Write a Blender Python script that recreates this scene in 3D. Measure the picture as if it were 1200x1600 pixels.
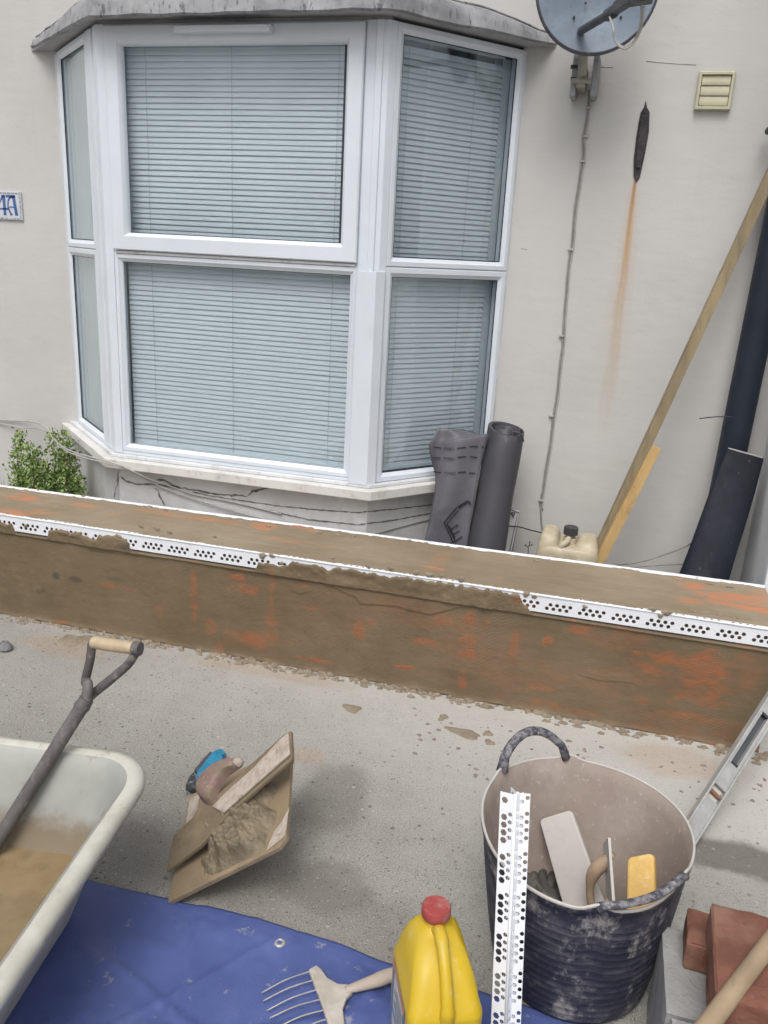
import bpy, math, random
import numpy as np
from mathutils import Vector, Matrix

random.seed(7); rng = np.random.default_rng(11)
for o in list(bpy.data.objects): bpy.data.objects.remove(o)
sc = bpy.context.scene; COL = sc.collection
PI = math.pi

# ------------------------------------------------------------------ camera
FPX, PIT, ROL, YAW = 1301.3, math.radians(17.466), math.radians(3.008), math.radians(-14.667)
_cy, _sy = math.cos(YAW), math.sin(YAW)
_f0 = np.array([_sy, _cy, 0]); _r0 = np.array([_cy, -_sy, 0])
CF = _f0*math.cos(PIT) + np.array([0, 0, -1])*math.sin(PIT)
_up = np.cross(_r0, CF)
CR = _r0*math.cos(ROL) + _up*math.sin(ROL); CU = -_r0*math.sin(ROL) + _up*math.cos(ROL)
CP = np.array([0, 0, 1.5])
cam = bpy.data.cameras.new("camera"); co = bpy.data.objects.new("camera", cam); COL.objects.link(co)
co.matrix_world = Matrix(((CR[0], CU[0], -CF[0], 0), (CR[1], CU[1], -CF[1], 0), (CR[2], CU[2], -CF[2], 1.5), (0, 0, 0, 1)))
cam.sensor_fit = 'VERTICAL'; cam.sensor_height = 36; cam.sensor_width = 27
cam.lens = FPX/1600*36; cam.clip_start = .05; cam.clip_end = 500
sc.camera = co
sc.render.resolution_x = 768; sc.render.resolution_y = 1024

def at(u, v, z=None, Y=None, X=None, n=None, p0=None):
    """where the sight line through a photo pixel meets a real surface"""
    d = CR*(u-600)/FPX - CU*(v-800)/FPX + CF
    if z is not None: t = (z-CP[2])/d[2]
    elif Y is not None: t = Y/d[1]
    elif X is not None: t = X/d[0]
    else:
        n = np.array(n, float); t = (np.array(p0)-CP)@n/(d@n)
    return CP + t*d
def pr(P):
    q = np.array(P)-CP; w = q@CF
    return 600+FPX*(q@CR)/w, 800-FPX*(q@CU)/w

# ------------------------------------------------------------------ light
SUN_EL, SUN_AZ = math.radians(58), math.radians(182)     # azimuth the light comes from (clockwise from +Y)
w = bpy.data.worlds.new("World"); sc.world = w; w.use_nodes = True
wn = w.node_tree.nodes; wl = w.node_tree.links
bg = wn['Background']; sky = wn.new('ShaderNodeTexSky'); sky.sky_type = 'NISHITA'; sky.sun_disc = False
sky.sun_elevation = SUN_EL; sky.sun_rotation = SUN_AZ; sky.air_density = 1; sky.dust_density = 6; sky.ozone_density = 1
hs = wn.new('ShaderNodeHueSaturation'); hs.inputs['Saturation'].default_value = .3
wl.new(sky.outputs[0], hs.inputs['Color']); wl.new(hs.outputs[0], bg.inputs[0]); bg.inputs[1].default_value = .12
sl = bpy.data.lights.new("sun", 'SUN'); sl.energy = 1.0; sl.angle = math.radians(28); sl.color = (1, .985, .96)
so = bpy.data.objects.new("sun", sl); COL.objects.link(so)
sd = Vector((math.sin(SUN_AZ)*math.cos(SUN_EL), math.cos(SUN_AZ)*math.cos(SUN_EL), math.sin(SUN_EL)))
so.rotation_euler = sd.to_track_quat('Z', 'Y').to_euler()
sc.view_settings.view_transform = 'Standard'; sc.view_settings.look = 'None'
sc.view_settings.gamma = 1; sc.view_settings.exposure = 0.29
sc.view_settings.use_curve_mapping = False

# ------------------------------------------------------------------ noise (for relief and wear)
def vnoise(x, y, seed=0):
    x = np.asarray(x, float); y = np.asarray(y, float)
    xi = np.floor(x).astype(np.int64); yi = np.floor(y).astype(np.int64)
    fx = x-xi; fy = y-yi; fx = fx*fx*(3-2*fx); fy = fy*fy*(3-2*fy)
    def h(a, b):
        k = (a*374761393 + b*668265263 + seed*1442695041) & 0xffffffff
        k = ((k ^ (k >> 13))*1274126177) & 0xffffffff
        return ((k ^ (k >> 16)) & 0xffff)/65535.0
    return (h(xi, yi)*(1-fx)+h(xi+1, yi)*fx)*(1-fy) + (h(xi, yi+1)*(1-fx)+h(xi+1, yi+1)*fx)*fy
def fbm(x, y, o=4, seed=0):
    s = 0; a = .5; t = 0
    for i in range(o):
        s = s + a*vnoise(np.asarray(x)*2**i, np.asarray(y)*2**i, seed+i*17); t += a; a *= .5
    return s/t
def sst(a, b, x):
    t = np.clip((x-a)/(b-a), 0, 1); return t*t*(3-2*t)

# ------------------------------------------------------------------ materials
def lin(r, g, b):
    f = lambda c: ((c/255+.055)/1.055)**2.4 if c/255 > .04045 else c/255/12.92
    return (f(r), f(g), f(b))
class NT:
    def __init__(s, name):
        m = bpy.data.materials.new(name); m.use_nodes = True; s.m = m
        s.n = m.node_tree.nodes; s.l = m.node_tree.links; s.b = s.n['Principled BSDF']
        s.tc = s.n.new('ShaderNodeTexCoord').outputs['Object']
    def vec(s, stretch=(1, 1, 1), loc=(0, 0, 0)):
        if stretch == (1, 1, 1) and loc == (0, 0, 0): return s.tc
        q = s.n.new('ShaderNodeMapping'); q.inputs['Scale'].default_value = stretch; q.inputs['Location'].default_value = loc
        s.l.new(s.tc, q.inputs[0]); return q.outputs[0]
    def noise(s, scale, detail=4, rough=.55, stretch=(1, 1, 1), dist=0, loc=(0, 0, 0)):
        q = s.n.new('ShaderNodeTexNoise'); q.inputs['Scale'].default_value = scale; q.inputs['Detail'].default_value = detail
        q.inputs['Roughness'].default_value = rough; q.inputs['Distortion'].default_value = dist
        s.l.new(s.vec(stretch, loc), q.inputs['Vector']); return q.outputs['Fac']
    def vor(s, scale, feature='F1', stretch=(1, 1, 1), rnd=1, out='Distance'):
        q = s.n.new('ShaderNodeTexVoronoi'); q.inputs['Scale'].default_value = scale; q.feature = feature
        q.inputs['Randomness'].default_value = rnd
        s.l.new(s.vec(stretch), q.inputs['Vector']); return q if out is None else q.outputs[out]
    def put(s, sock, v):
        if isinstance(v, (int, float)): sock.default_value = v
        elif isinstance(v, tuple): sock.default_value = v if len(v) == 4 or sock.type == 'VECTOR' else (*v, 1)
        else: s.l.new(v, sock)
    def mr(s, v, a, b, c=0, d=1, smooth=True):
        q = s.n.new('ShaderNodeMapRange'); q.interpolation_type = 'SMOOTHSTEP' if smooth else 'LINEAR'
        for i, x in enumerate((v, a, b, c, d)): s.put(q.inputs[i], x)
        return q.outputs[0]
    def ma(s, op, a, b=0, c=0, clamp=False):
        q = s.n.new('ShaderNodeMath'); q.operation = op; q.use_clamp = clamp
        s.put(q.inputs[0], a); s.put(q.inputs[1], b); s.put(q.inputs[2], c); return q.outputs[0]
    def mix(s, f, a, b, mode='MIX'):
        q = s.n.new('ShaderNodeMix'); q.data_type = 'RGBA'; q.blend_type = mode
        s.put(q.inputs[0], f); s.put(q.inputs[6], a); s.put(q.inputs[7], b); return q.outputs[2]
    def sep(s):
        q = s.n.new('ShaderNodeSeparateXYZ'); s.l.new(s.tc, q.inputs[0]); return q.outputs
    def attr(s, name):
        q = s.n.new('ShaderNodeAttribute'); q.attribute_name = name; return q.outputs['Fac']
    def bump(s, h, strength, dist=.002):
        q = s.n.new('ShaderNodeBump'); q.inputs['Strength'].default_value = strength; q.inputs['Distance'].default_value = dist
        s.put(q.inputs['Height'], h); s.l.new(q.outputs[0], s.b.inputs['Normal'])
    def fin(s, col, rough=.6, metal=0, spec=.5):
        s.put(s.b.inputs['Base Color'], col); s.put(s.b.inputs['Roughness'], rough); s.put(s.b.inputs['Metallic'], metal)
        s.b.inputs['Specular IOR Level'].default_value = spec; return s.m

def pm(name, base, rough=.6, var=.12, scale=6, layers=(), bump=.25, bscale=90, bdist=.0015, metal=0, spec=.4, stretch=(1, 1, 1), attrs=()):
    """general worn surface. layers: (colour, noise scale, low, high, stretch, amount)"""
    t = NT(name)
    lo = tuple(c*(1-var) for c in base); hi = tuple(min(1, c*(1+var)) for c in base)
    col = t.mix(t.mr(t.noise(scale, 5, .6, stretch), .3, .7), lo, hi)
    for i, (c, s_, a, b, st, am) in enumerate(layers):
        f = t.mr(t.noise(s_, 6, .65, st, loc=(i*3.1, i*1.7, i*2.3)), a, b, 0, am)
        col = t.mix(f, col, c)
    for an, c, ns in attrs:
        f = t.ma('MULTIPLY', t.attr(an), t.mr(t.noise(ns, 5, .6), .35, .6, .35, 1))
        col = t.mix(f, col, c)
    if bump: t.bump(t.ma('ADD', t.noise(bscale, 4, .6, stretch), t.ma('MULTIPLY', t.noise(bscale*.2, 3, .6, stretch), 1.5)), bump, bdist)
    rr = t.mr(t.noise(scale*3, 4), .3, .7, max(0, rough-.1), min(1, rough+.1))
    return t.fin(col, rr, metal, spec)

S1 = (1, 1, 1)
M = {}
M['upvc'] = pm('white_upvc', (.64, .685, .74), .38, .04, 3, [((.42, .41, .38), 9, .58, .8, (1, 1, .3), .35)], .05, 30)
M['upvc_dirty'] = pm('weathered_white_upvc', (.62, .63, .65), .5, .08, 5, [((.33, .31, .28), 14, .5, .72, (1, 1, .15), .6), ((.2, .19, .17), 60, .62, .75, S1, .5)], .1, 50)
M['sill'] = pm('dusty_white_sill', (.62, .61, .59), .6, .08, 5, [((.36, .34, .3), 22, .5, .7, S1, .5), ((.2, .18, .15), 130, .66, .75, S1, .7)], .3, 70)
M['cable_white'] = pm('white_cable_sheath', (.38, .37, .35), .5, .1, 20, (), 0)
M['cable_grey'] = pm('grey_cable_sheath', (.27, .26, .25), .6, .15, 20, (), 0)
M['cable_black'] = pm('black_cable_sheath', (.035, .035, .04), .6, .15, 20, (), 0)
M['crack'] = pm('crack_shadow_grit', (.16, .15, .14), .9, .3, 60, (), .3)
M['lead'] = pm('weathered_lead', (.25, .255, .27), .55, .25, 9, [((.4, .4, .41), 12, .45, .7, (1, 1, .6), .7), ((.05, .05, .06), 42, .55, .66, (1, 1, .35), .75)], .5, 45, .004)
M['soffit'] = pm('painted_soffit', (.36, .36, .37), .7, .1, 8, [((.2, .2, .2), 20, .5, .7, S1, .5)], .2)
M['dark_room'] = pm('dark_room_interior', (.2, .22, .24), .9, .2, 3, (), 0)
M['black_gasket'] = pm('black_rubber_gasket', (.03, .035, .045), .6, .1, 10, (), 0)
M['slat'] = pm('blind_slat', (.53, .59, .62), .45, .04, 3, (), 0)
M['net'] = pm('net_curtain_cloth', (.52, .55, .53), .8, .06, 4, (), 0)
M['cord'] = pm('blind_cord', (.3, .35, .38), .7, .04, 3, (), 0)
M['dish_face'] = pm('dish_painted_mesh', (.16, .2, .25), .35, .12, 6, [((.28, .34, .4), 8, .45, .7, S1, .7)], .05, 300)
M['dish_rim'] = pm('dish_rim_plastic', (.09, .09, .11), .6, .2, 9, [((.2, .18, .18), 50, .5, .7, S1, .5)], .3)
M['dish_arm'] = pm('dark_grey_plastic', (.07, .075, .085), .5, .15, 12, (), .1)
M['galv'] = pm('dull_galvanised_steel', (.3, .31, .33), .55, .15, 15, [((.38, .35, .29), 22, .5, .7, S1, .6)], .2, metal=.3)
M['mast'] = pm('grubby_mast_steel', (.34, .33, .29), .6, .15, 15, [((.18, .17, .15), 30, .5, .7, (1, 1, .3), .5)], .2, metal=.2)
M['vent'] = pm('beige_vent_plastic', (.47, .46, .33), .55, .06, 8, [((.3, .29, .2), 20, .55, .75, S1, .4)], .1)
M['iron'] = pm('blackened_iron', (.045, .042, .045), .75, .3, 30, [((.14, .06, .03), 60, .58, .7, S1, .6)], .8, 90, .004)
M['pipe'] = pm('black_pipe_plastic', (.017, .023, .038), .5, .15, 5, [((.05, .06, .075), 30, .6, .75, S1, .5)], .05, spec=.3)
M['duct'] = pm('dark_rubber_sheet', (.012, .015, .024), .6, .2, 6, [((.035, .04, .05), 12, .52, .75, (1, 1, .4), .6), ((.16, .17, .19), 60, .66, .72, S1, .7)], .25, 30, spec=.25)
M['duct_rim'] = pm('pale_cut_edge', (.35, .34, .33), .7, .1, 10, (), 0)
M['timber_old'] = pm('weathered_batten', (.27, .215, .13), .7, .2, 14, [((.16, .13, .09), 40, .5, .7, (1, 1, .12), .7)], .4, 80, stretch=(1, 1, .15))
M['timber_new'] = pm('yellow_batten', (.42, .28, .12), .65, .18, 14, [((.22, .13, .05), 30, .55, .7, (1, 1, .15), .6)], .4, 80, stretch=(1, 1, .15))
M['jerry'] = pm('yellowed_translucent_plastic', (.44, .38, .27), .45, .12, 7, [((.6, .56, .44), 14, .5, .7, S1, .6), ((.3, .25, .16), 35, .6, .75, S1, .4)], .1)
M['cap_black'] = pm('black_cap', (.05, .05, .055), .6, .2, 30, [((.25, .23, .2), 60, .55, .7, S1, .5)], .2)
M['membrane'] = pm('grey_damp_proof_membrane', (.118, .114, .135), .5, .12, 4, [((.07, .068, .078), 4, .46, .66, S1, .8), ((.17, .165, .19), 9, .55, .8, S1, .5)], .3, 14, .004)
M['membrane_roll'] = pm('dark_membrane_roll', (.05, .049, .057), .5, .12, 4, [((.08, .08, .088), 6, .5, .75, S1, .6)], .3, 14, .004)
M['print'] = pm('black_print', (.015, .015, .02), .6, 0, 5, (), 0)
M['panel'] = pm('white_panel', (.72, .72, .72), .5, .06, 10, [((.32, .3, .28), 22, .5, .7, S1, .5)], .1)
M['leaf'] = pm('yellow_green_leaf', (.15, .23, .055), .6, .4, 14, [((.3, .38, .12), 25, .48, .6, S1, .85)], 0)
M['leaf_dark'] = pm('deep_green_leaf', (.05, .1, .035), .5, .3, 14, (), 0)
M['stem'] = pm('brown_stem', (.12, .09, .05), .8, .2, 14, (), 0)
M['tile'] = pm('glazed_tile', (.55, .58, .62), .25, .06, 30, [((.4, .42, .45), 60, .55, .7, S1, .5)], 0)
M['tile_border'] = pm('tile_border_glaze', (.26, .27, .31), .3, .25, 90, [((.5, .52, .55), 80, .5, .6, S1, .8)], 0)
M['tile_blue'] = pm('cobalt_glaze', (.07, .13, .32), .3, .2, 50, (), 0)
M['bead'] = pm('white_bead_plastic', (.74, .76, .8), .4, .03, 6, [((.32, .27, .2), 40, .62, .74, S1, .7)], .05)
M['bead_clean'] = pm('clean_white_bead_plastic', (.8, .82, .86), .35, .03, 6, [((.55, .55, .55), 40, .6, .75, S1, .5)], .05)
M['grp'] = pm('cream_bath_plastic', (.55, .54, .48), .45, .07, 4, [((.40, .38, .32), 9, .45, .68, S1, .6), ((.27, .24, .19), 28, .58, .7, S1, .6), ((.2, .17, .13), 110, .66, .72, S1, .6)], .15)
M['wood_grip'] = pm('worn_wood_grip', (.47, .37, .25), .6, .15, 20, [((.28, .2, .13), 40, .55, .7, (.2, 1, 1), .6)], .3)
M['shaft'] = pm('grey_painted_shaft', (.12, .11, .11), .6, .2, 14, [((.3, .27, .24), 26, .52, .68, S1, .6), ((.06, .055, .06), 40, .55, .7, S1, .6)], .4)
M['hawkwood'] = pm('mortar_smeared_board', (.27, .205, .13), .7, .14, 8, [((.4, .33, .25), 6, .56, .7, S1, .6), ((.19, .15, .1), 12, .5, .66, S1, .8)], .3)
M['cleanwood'] = pm('bleached_clean_wood', (.42, .355, .30), .7, .15, 9, [((.3, .24, .19), 40, .5, .7, (.5, 1, 1), .6), ((.2, .155, .11), 12, .56, .68, S1, .7)], .5, 60, stretch=(.3, 1, 1))
M['floatface'] = pm('wet_mortar_film', (.19, .147, .095), .55, .15, 9, [((.135, .105, .066), 12, .48, .7, S1, .8), ((.26, .21, .15), 30, .58, .7, S1, .5)], .5, 60)
M['pinkgrip'] = pm('mauve_worn_handle', (.25, .165, .15), .6, .2, 22, [((.21, .165, .11), 22, .44, .58, S1, .95), ((.4, .34, .28), 60, .58, .68, S1, .7)], .4)
M['mortar'] = pm('wet_mortar', (.18, .145, .096), .6, .2, 20, [((.12, .1, .065), 55, .5, .65, S1, .6)], .7, 130, .003)
M['mortar_dry'] = pm('drying_mortar', (.255, .21, .155), .85, .15, 20, [((.2, .16, .12), 45, .5, .65, S1, .6)], .6, 130, .003)
M['teal'] = pm('teal_plastic', (.02, .2, .34), .4, .15, 30, [((.25, .35, .4), 70, .6, .7, S1, .6)], .1)
M['steel_dark'] = pm('dark_steel', (.06, .065, .07), .5, .2, 40, [((.4, .4, .4), 80, .55, .65, S1, .8)], .2, metal=.4)
M['scratch_metal'] = pm('dusty_grey_casting', (.42, .38, .33), .65, .12, 14, [((.55, .52, .47), 30, .5, .7, S1, .6)], .3)
M['tine'] = pm('dusty_spring_wire', (.4, .38, .37), .55, .15, 40, (), .2, metal=.3)
M['yellow'] = pm('yellow_hdpe', (.58, .40, .02), .42, .07, 5, [((.46, .36, .13), 8, .48, .72, S1, .6), ((.55, .48, .28), 40, .58, .72, S1, .5), ((.35, .25, .08), 90, .66, .74, S1, .4)], .12, 40)
M['redcap'] = pm('dusty_red_cap', (.33, .055, .05), .6, .1, 20, [((.36, .2, .18), 30, .45, .65, S1, .6)], .2)
M['label_white'] = pm('white_label_paper', (.5, .5, .5), .5, .1, 20, (), 0)
M['label_blue'] = pm('blue_label_ink', (.13, .2, .34), .5, .1, 20, (), 0)
M['label_orange'] = pm('orange_label_ink', (.55, .22, .08), .5, .1, 20, (), 0)
M['label_ink'] = pm('grey_label_ink', (.15, .16, .18), .5, .1, 20, (), 0)
M['tub_in'] = pm('dust_lined_rubber', (.305, .25, .215), .85, .12, 5, [((.38, .335, .30), 6, .45, .72, S1, .8), ((.25, .19, .17), 16, .5, .72, (1, 1, .5), .5), ((.52, .47, .43), 70, .58, .7, S1, .5)], .35, 60)
M['sponge'] = pm('yellow_sponge', (.64, .42, .14), .85, .12, 14, [((.7, .54, .28), 30, .5, .7, S1, .6)], .5, 220)
M['pale_plastic'] = pm('dusty_pale_plastic', (.48, .46, .43), .6, .05, 5, [((.38, .36, .33), 18, .52, .72, S1, .5)], .15)
M['glove'] = pm('dark_grubby_fabric', (.09, .085, .08), .9, .3, 20, [((.2, .18, .15), 30, .5, .7, S1, .6)], .8, 90)
M['tan'] = pm('tan_plastic_wood', (.4, .29, .2), .6, .1, 20, [((.5, .42, .34), 30, .5, .7, S1, .6)], .2)
M['alu'] = pm('scuffed_aluminium', (.42, .42, .41), .45, .12, 14, [((.28, .27, .25), 18, .5, .7, (1, 1, .4), .6), ((.62, .61, .58), 60, .6, .72, S1, .6)], .25, metal=.35)
M['brick'] = pm('red_clay_brick', (.185, .077, .052), .85, .25, 10, [((.24, .135, .095), 9, .45, .68, S1, .8), ((.33, .27, .21), 40, .64, .76, S1, .6)], .8, 90, .003)
M['block'] = pm('grey_concrete_block', (.3, .3, .29), .9, .1, 10, [((.2, .2, .19), 70, .55, .7, S1, .6), ((.4, .4, .38), 22, .5, .7, S1, .5)], .9, 110, .003)
M['stick'] = pm('pale_wood_pole', (.30, .225, .145), .7, .14, 14, [((.24, .17, .1), 30, .52, .7, (1, .2, 1), .6)], .3)
M['stone'] = pm('grey_stone', (.2, .2, .2), .85, .2, 40, (), .8, 90, .003)
M['stone_brown'] = pm('brown_stone', (.24, .2, .165), .85, .25, 40, (), .8, 90, .003)
M['eyelet'] = pm('dull_metal_eyelet', (.5, .48, .44), .5, .1, 40, (), .1, metal=.5)

def glass_mat():
    t = NT('window_glass'); n, l = t.n, t.l
    tr = n.new('ShaderNodeBsdfTransparent'); tr.inputs[0].default_value = (.975, .99, 1, 1)
    gl = n.new('ShaderNodeBsdfGlossy'); gl.inputs['Roughness'].default_value = .015; gl.inputs[0].default_value = (.88, .95, 1, 1)
    fr = n.new('ShaderNodeLayerWeight'); fr.inputs[0].default_value = .5
    f = t.ma('ADD', t.ma('MULTIPLY', t.ma('POWER', fr.outputs[1], 3.2), .85), t.mr(t.noise(2.5, 4, .6), .3, .75, .045, .10), clamp=True)
    mx = n.new('ShaderNodeMixShader'); l.new(f, mx.inputs[0]); l.new(tr.outputs[0], mx.inputs[1]); l.new(gl.outputs[0], mx.inputs[2])
    l.new(mx.outputs[0], n['Material Output'].inputs[0]); return t.m
M['glass'] = glass_mat()

def wall_mat():
    t = NT('painted_render'); X, Y, Z = t.sep()
    col = t.mix(t.mr(t.noise(1.6, 5, .6), .3, .7), (.485, .478, .46), (.54, .533, .515))
    col = t.mix(t.mr(t.noise(9, 6, .7), .58, .8, 0, .45), col, (.45, .44, .41))
    col = t.mix(t.mr(t.noise(30, 3, .6, (1, 1, .08)), .6, .78, 0, .2), col, (.4, .37, .33))
    q0 = at(993, 281, Y=3.5); z0 = float(q0[2]); x0 = float(q0[0])+.7
    wob = t.ma('MULTIPLY', t.ma('SUBTRACT', t.noise(5, 3, .5, (1, 1, .8)), .5), .04)
    dz = t.ma('SUBTRACT', z0, Z)
    wd = t.ma('ADD', .008, t.ma('MULTIPLY', dz, .022))
    d = t.ma('DIVIDE', t.ma('ABSOLUTE', t.ma('ADD', t.ma('SUBTRACT', X, x0), t.ma('MULTIPLY', wob, t.mr(dz, 0, .5)))), wd)
    body = t.ma('MULTIPLY', t.mr(d, .3, 1.4, 1, 0), t.mr(dz, -.01, .02))
    streak = t.mr(t.noise(60, 3, .6, (1, 1, .03)), .3, .65, .45, 1)
    f1 = t.ma('MULTIPLY', t.ma('MULTIPLY', body, streak), t.mr(dz, .0, 1.0, .95, 0, False))
    col = t.mix(f1, col, (.44, .245, .085))
    f2 = t.ma('MULTIPLY', t.ma('MULTIPLY', body, t.mr(d, .0, .6, 1, 0)), t.mr(dz, .0, .15, .6, 0))
    col = t.mix(f2, col, (.16, .06, .02))
    halo = t.ma('MULTIPLY', t.mr(d, .5, 4, .22, 0), t.mr(dz, .05, 1.0, 1, 0))
    halo = t.ma('MULTIPLY', halo, t.mr(dz, -.01, .05))
    col = t.mix(halo, col, (.5, .3, .16))
    h = t.ma('ADD', t.ma('MULTIPLY', t.noise(120, 3, .6), .6), t.ma('MULTIPLY', t.noise(9, 4, .5, (1, 1, 2.2)), 2.2))
    lump = t.mr(t.vor(28), .0, .1, 1.2, 0)
    t.bump(t.ma('ADD', h, t.ma('MULTIPLY', lump, t.mr(t.noise(7, 2), .55, .65))), .3, .003)
    return t.fin(col, .75, 0, .25)
M['wall'] = wall_mat()
M['wall_white'] = pm('cool_white_render', (.78, .8, .82), .7, .06, 3, [((.6, .6, .6), 12, .55, .75, S1, .4)], .35, 40, .002)
M['plinth'] = pm('grubby_plinth_render', (.56, .555, .545), .8, .1, 5, [((.42, .41, .40), 12, .48, .7, S1, .6), ((.3, .28, .24), 130, .68, .74, S1, .6)], .5, 60, .003)

def ground_mat():
    t = NT('exposed_aggregate_concrete'); X, Y, Z = t.sep()
    col = t.mix(t.mr(t.noise(2.3, 6, .62), .3, .7), (.225, .213, .19), (.325, .315, .288))
    col = t.mix(t.mr(t.noise(240, 3, .8), .42, .62, 0, .6), col, (.47, .46, .435))
    col = t.mix(t.mr(t.noise(320, 2, .8, loc=(7, 3, 0)), .54, .66, 0, .6), col, (.12, .11, .1))
    dusty = t.mr(t.ma('ADD', t.ma('ADD', Y, t.ma('MULTIPLY', X, .42)), t.ma('MULTIPLY', t.noise(5, 5, .6), .5)), 1.55, 2.95)
    col = t.mix(t.ma('MULTIPLY', dusty, .95), col, (.50, .485, .45))
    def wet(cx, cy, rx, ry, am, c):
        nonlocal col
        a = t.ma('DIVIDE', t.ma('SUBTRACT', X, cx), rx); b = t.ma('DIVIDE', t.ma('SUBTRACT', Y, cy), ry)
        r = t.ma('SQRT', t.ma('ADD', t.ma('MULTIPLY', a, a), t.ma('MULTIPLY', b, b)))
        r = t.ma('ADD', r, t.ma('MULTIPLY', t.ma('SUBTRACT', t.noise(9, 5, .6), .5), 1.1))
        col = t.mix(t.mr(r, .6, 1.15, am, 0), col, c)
    for u, v, rx, ry, am in [(520, 1245, .12, .17, .5), (510, 1385, .13, .1, .45), (330, 1330, .3, .2, .3), (1165, 1345, .42, .075, .9), (1150, 1400, .4, .12, .3), (500, 1440, .28, .14, .3)]:  # dark ellipses: damp marks by the hawk and a darker band far right
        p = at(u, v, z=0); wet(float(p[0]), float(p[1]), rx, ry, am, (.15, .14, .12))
    for u, v, rx, ry in [(480, 1180, .06, .05), (1060, 1190, .2, .1), (100, 1010, .2, .08), (420, 1050, .35, .05)]:
        p = at(u, v, z=0); wet(float(p[0]), float(p[1]), rx, ry, .35, (.4, .27, .17))
    heights = None
    for sc_, thr, vary, am in ((58, .36, .5, .65), (110, .40, .52, .65), (230, .45, .42, .75), (420, .5, .35, .6)):
        vo = t.vor(sc_, out=None)
        sp = t.n.new('ShaderNodeSeparateColor'); t.l.new(vo.outputs['Color'], sp.inputs[0])
        sel = t.mr(sp.outputs[0], vary+.12, vary+.16)
        lim = t.ma('MULTIPLY', sp.outputs[1], thr)
        m = t.ma('MULTIPLY', t.mr(t.ma('SUBTRACT', vo.outputs['Distance'], lim), -.05, .02, 1, 0), sel)
        clump = t.mr(t.noise(3.3, 3, .5, loc=(sc_, 0, 0)), .35, .6, .35, 1)
        m = t.ma('MULTIPLY', t.ma('MULTIPLY', m, am), clump)
        m = t.ma('MULTIPLY', m, t.ma('SUBTRACT', 1, t.ma('MULTIPLY', dusty, .6)))
        dk = t.mix(t.mr(sp.outputs[2], .15, .85), (.06, .055, .05), (.2, .16, .12))
        dk = t.mix(t.mr(sp.outputs[2], .88, .9), dk, (.5, .48, .45))
        col = t.mix(m, col, dk)
        heights = m if heights is None else t.ma('ADD', heights, m)
    h = t.ma('ADD', t.ma('MULTIPLY', t.noise(170, 4, .7), 1.2), t.ma('MULTIPLY', t.noise(20, 4, .6), 1.6))
    t.bump(t.ma('SUBTRACT', h, t.ma('MULTIPLY', heights, .7)), .75, .004)
    return t.fin(col, .9, 0, .3)
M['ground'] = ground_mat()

def render_mat():
    t = NT('wet_render_over_orange_mesh'); X, Y, Z = t.sep()
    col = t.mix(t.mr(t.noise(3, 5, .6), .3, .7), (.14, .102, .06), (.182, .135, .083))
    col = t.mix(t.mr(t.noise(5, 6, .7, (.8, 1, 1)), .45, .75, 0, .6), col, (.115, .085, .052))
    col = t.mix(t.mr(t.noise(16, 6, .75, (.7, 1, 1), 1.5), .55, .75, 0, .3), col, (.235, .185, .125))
    cmb = t.ma('MULTIPLY', t.mr(t.ma('SINE', t.ma('ADD', t.ma('MULTIPLY', Z, 2*PI/.0052), t.ma('MULTIPLY', t.noise(2.5, 2), 9))), -.2, .9), t.mr(t.noise(3.5, 4, .6, loc=(5, 0, 0)), .48, .6))
    col = t.mix(t.ma('MULTIPLY', cmb, .10), col, (.27, .215, .15))
    dk = t.attr('dark'); col = t.mix(t.ma('MULTIPLY', dk, .8), col, (.07, .06, .05))
    og = t.attr('orange')
    per = 2*PI/.0078
    g1 = t.mr(t.ma('SINE', t.ma('MULTIPLY', X, per)), .1, .8); g2 = t.mr(t.ma('SINE', t.ma('MULTIPLY', Z, per)), .1, .8)
    grid = t.ma('MAXIMUM', g1, g2)
    f = t.ma('MULTIPLY', og, t.mr(t.noise(30, 4, .65, (.6, 1, 1)), .3, .68, .12, .78))
    raw = t.mr(og, .55, .95)
    net = t.ma('MULTIPLY', t.ma('MULTIPLY', f, t.mr(og, 0, 1, .55, 1)), t.ma('SUBTRACT', 1, t.ma('MULTIPLY', raw, t.ma('SUBTRACT', .75, t.ma('MULTIPLY', grid, .75)))))
    col = t.mix(net, col, (.46, .115, .035))
    h = t.ma('ADD', t.noise(130, 4, .6, (.5, 1, 1)), t.ma('ADD', t.ma('MULTIPLY', cmb, .35), t.ma('MULTIPLY', grid, t.ma('MULTIPLY', raw, .8))))
    t.bump(h, .55, .0025)
    return t.fin(col, t.mr(t.noise(7), .3, .7, .55, .8), 0, .35)
M['render'] = render_mat()
def render_top_mat():
    t = NT('wet_render_top')
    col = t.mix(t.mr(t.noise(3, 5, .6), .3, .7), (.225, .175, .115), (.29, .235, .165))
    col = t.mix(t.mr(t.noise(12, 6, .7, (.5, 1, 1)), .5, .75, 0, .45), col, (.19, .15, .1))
    f = t.ma('MULTIPLY', t.attr('orange'), t.mr(t.noise(30, 4, .65, (.25, 1, 1)), .35, .6, .1, 1))
    col = t.mix(f, col, (.48, .19, .09))
    t.bump(t.ma('ADD', t.noise(130, 4, .6, (.4, 1, 1)), t.ma('MULTIPLY', t.noise(30, 3, .6, (.25, 1, 1)), 1.2)), .5, .002)
    return t.fin(col, .65, 0, .35)
M['render_top'] = render_top_mat()

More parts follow.
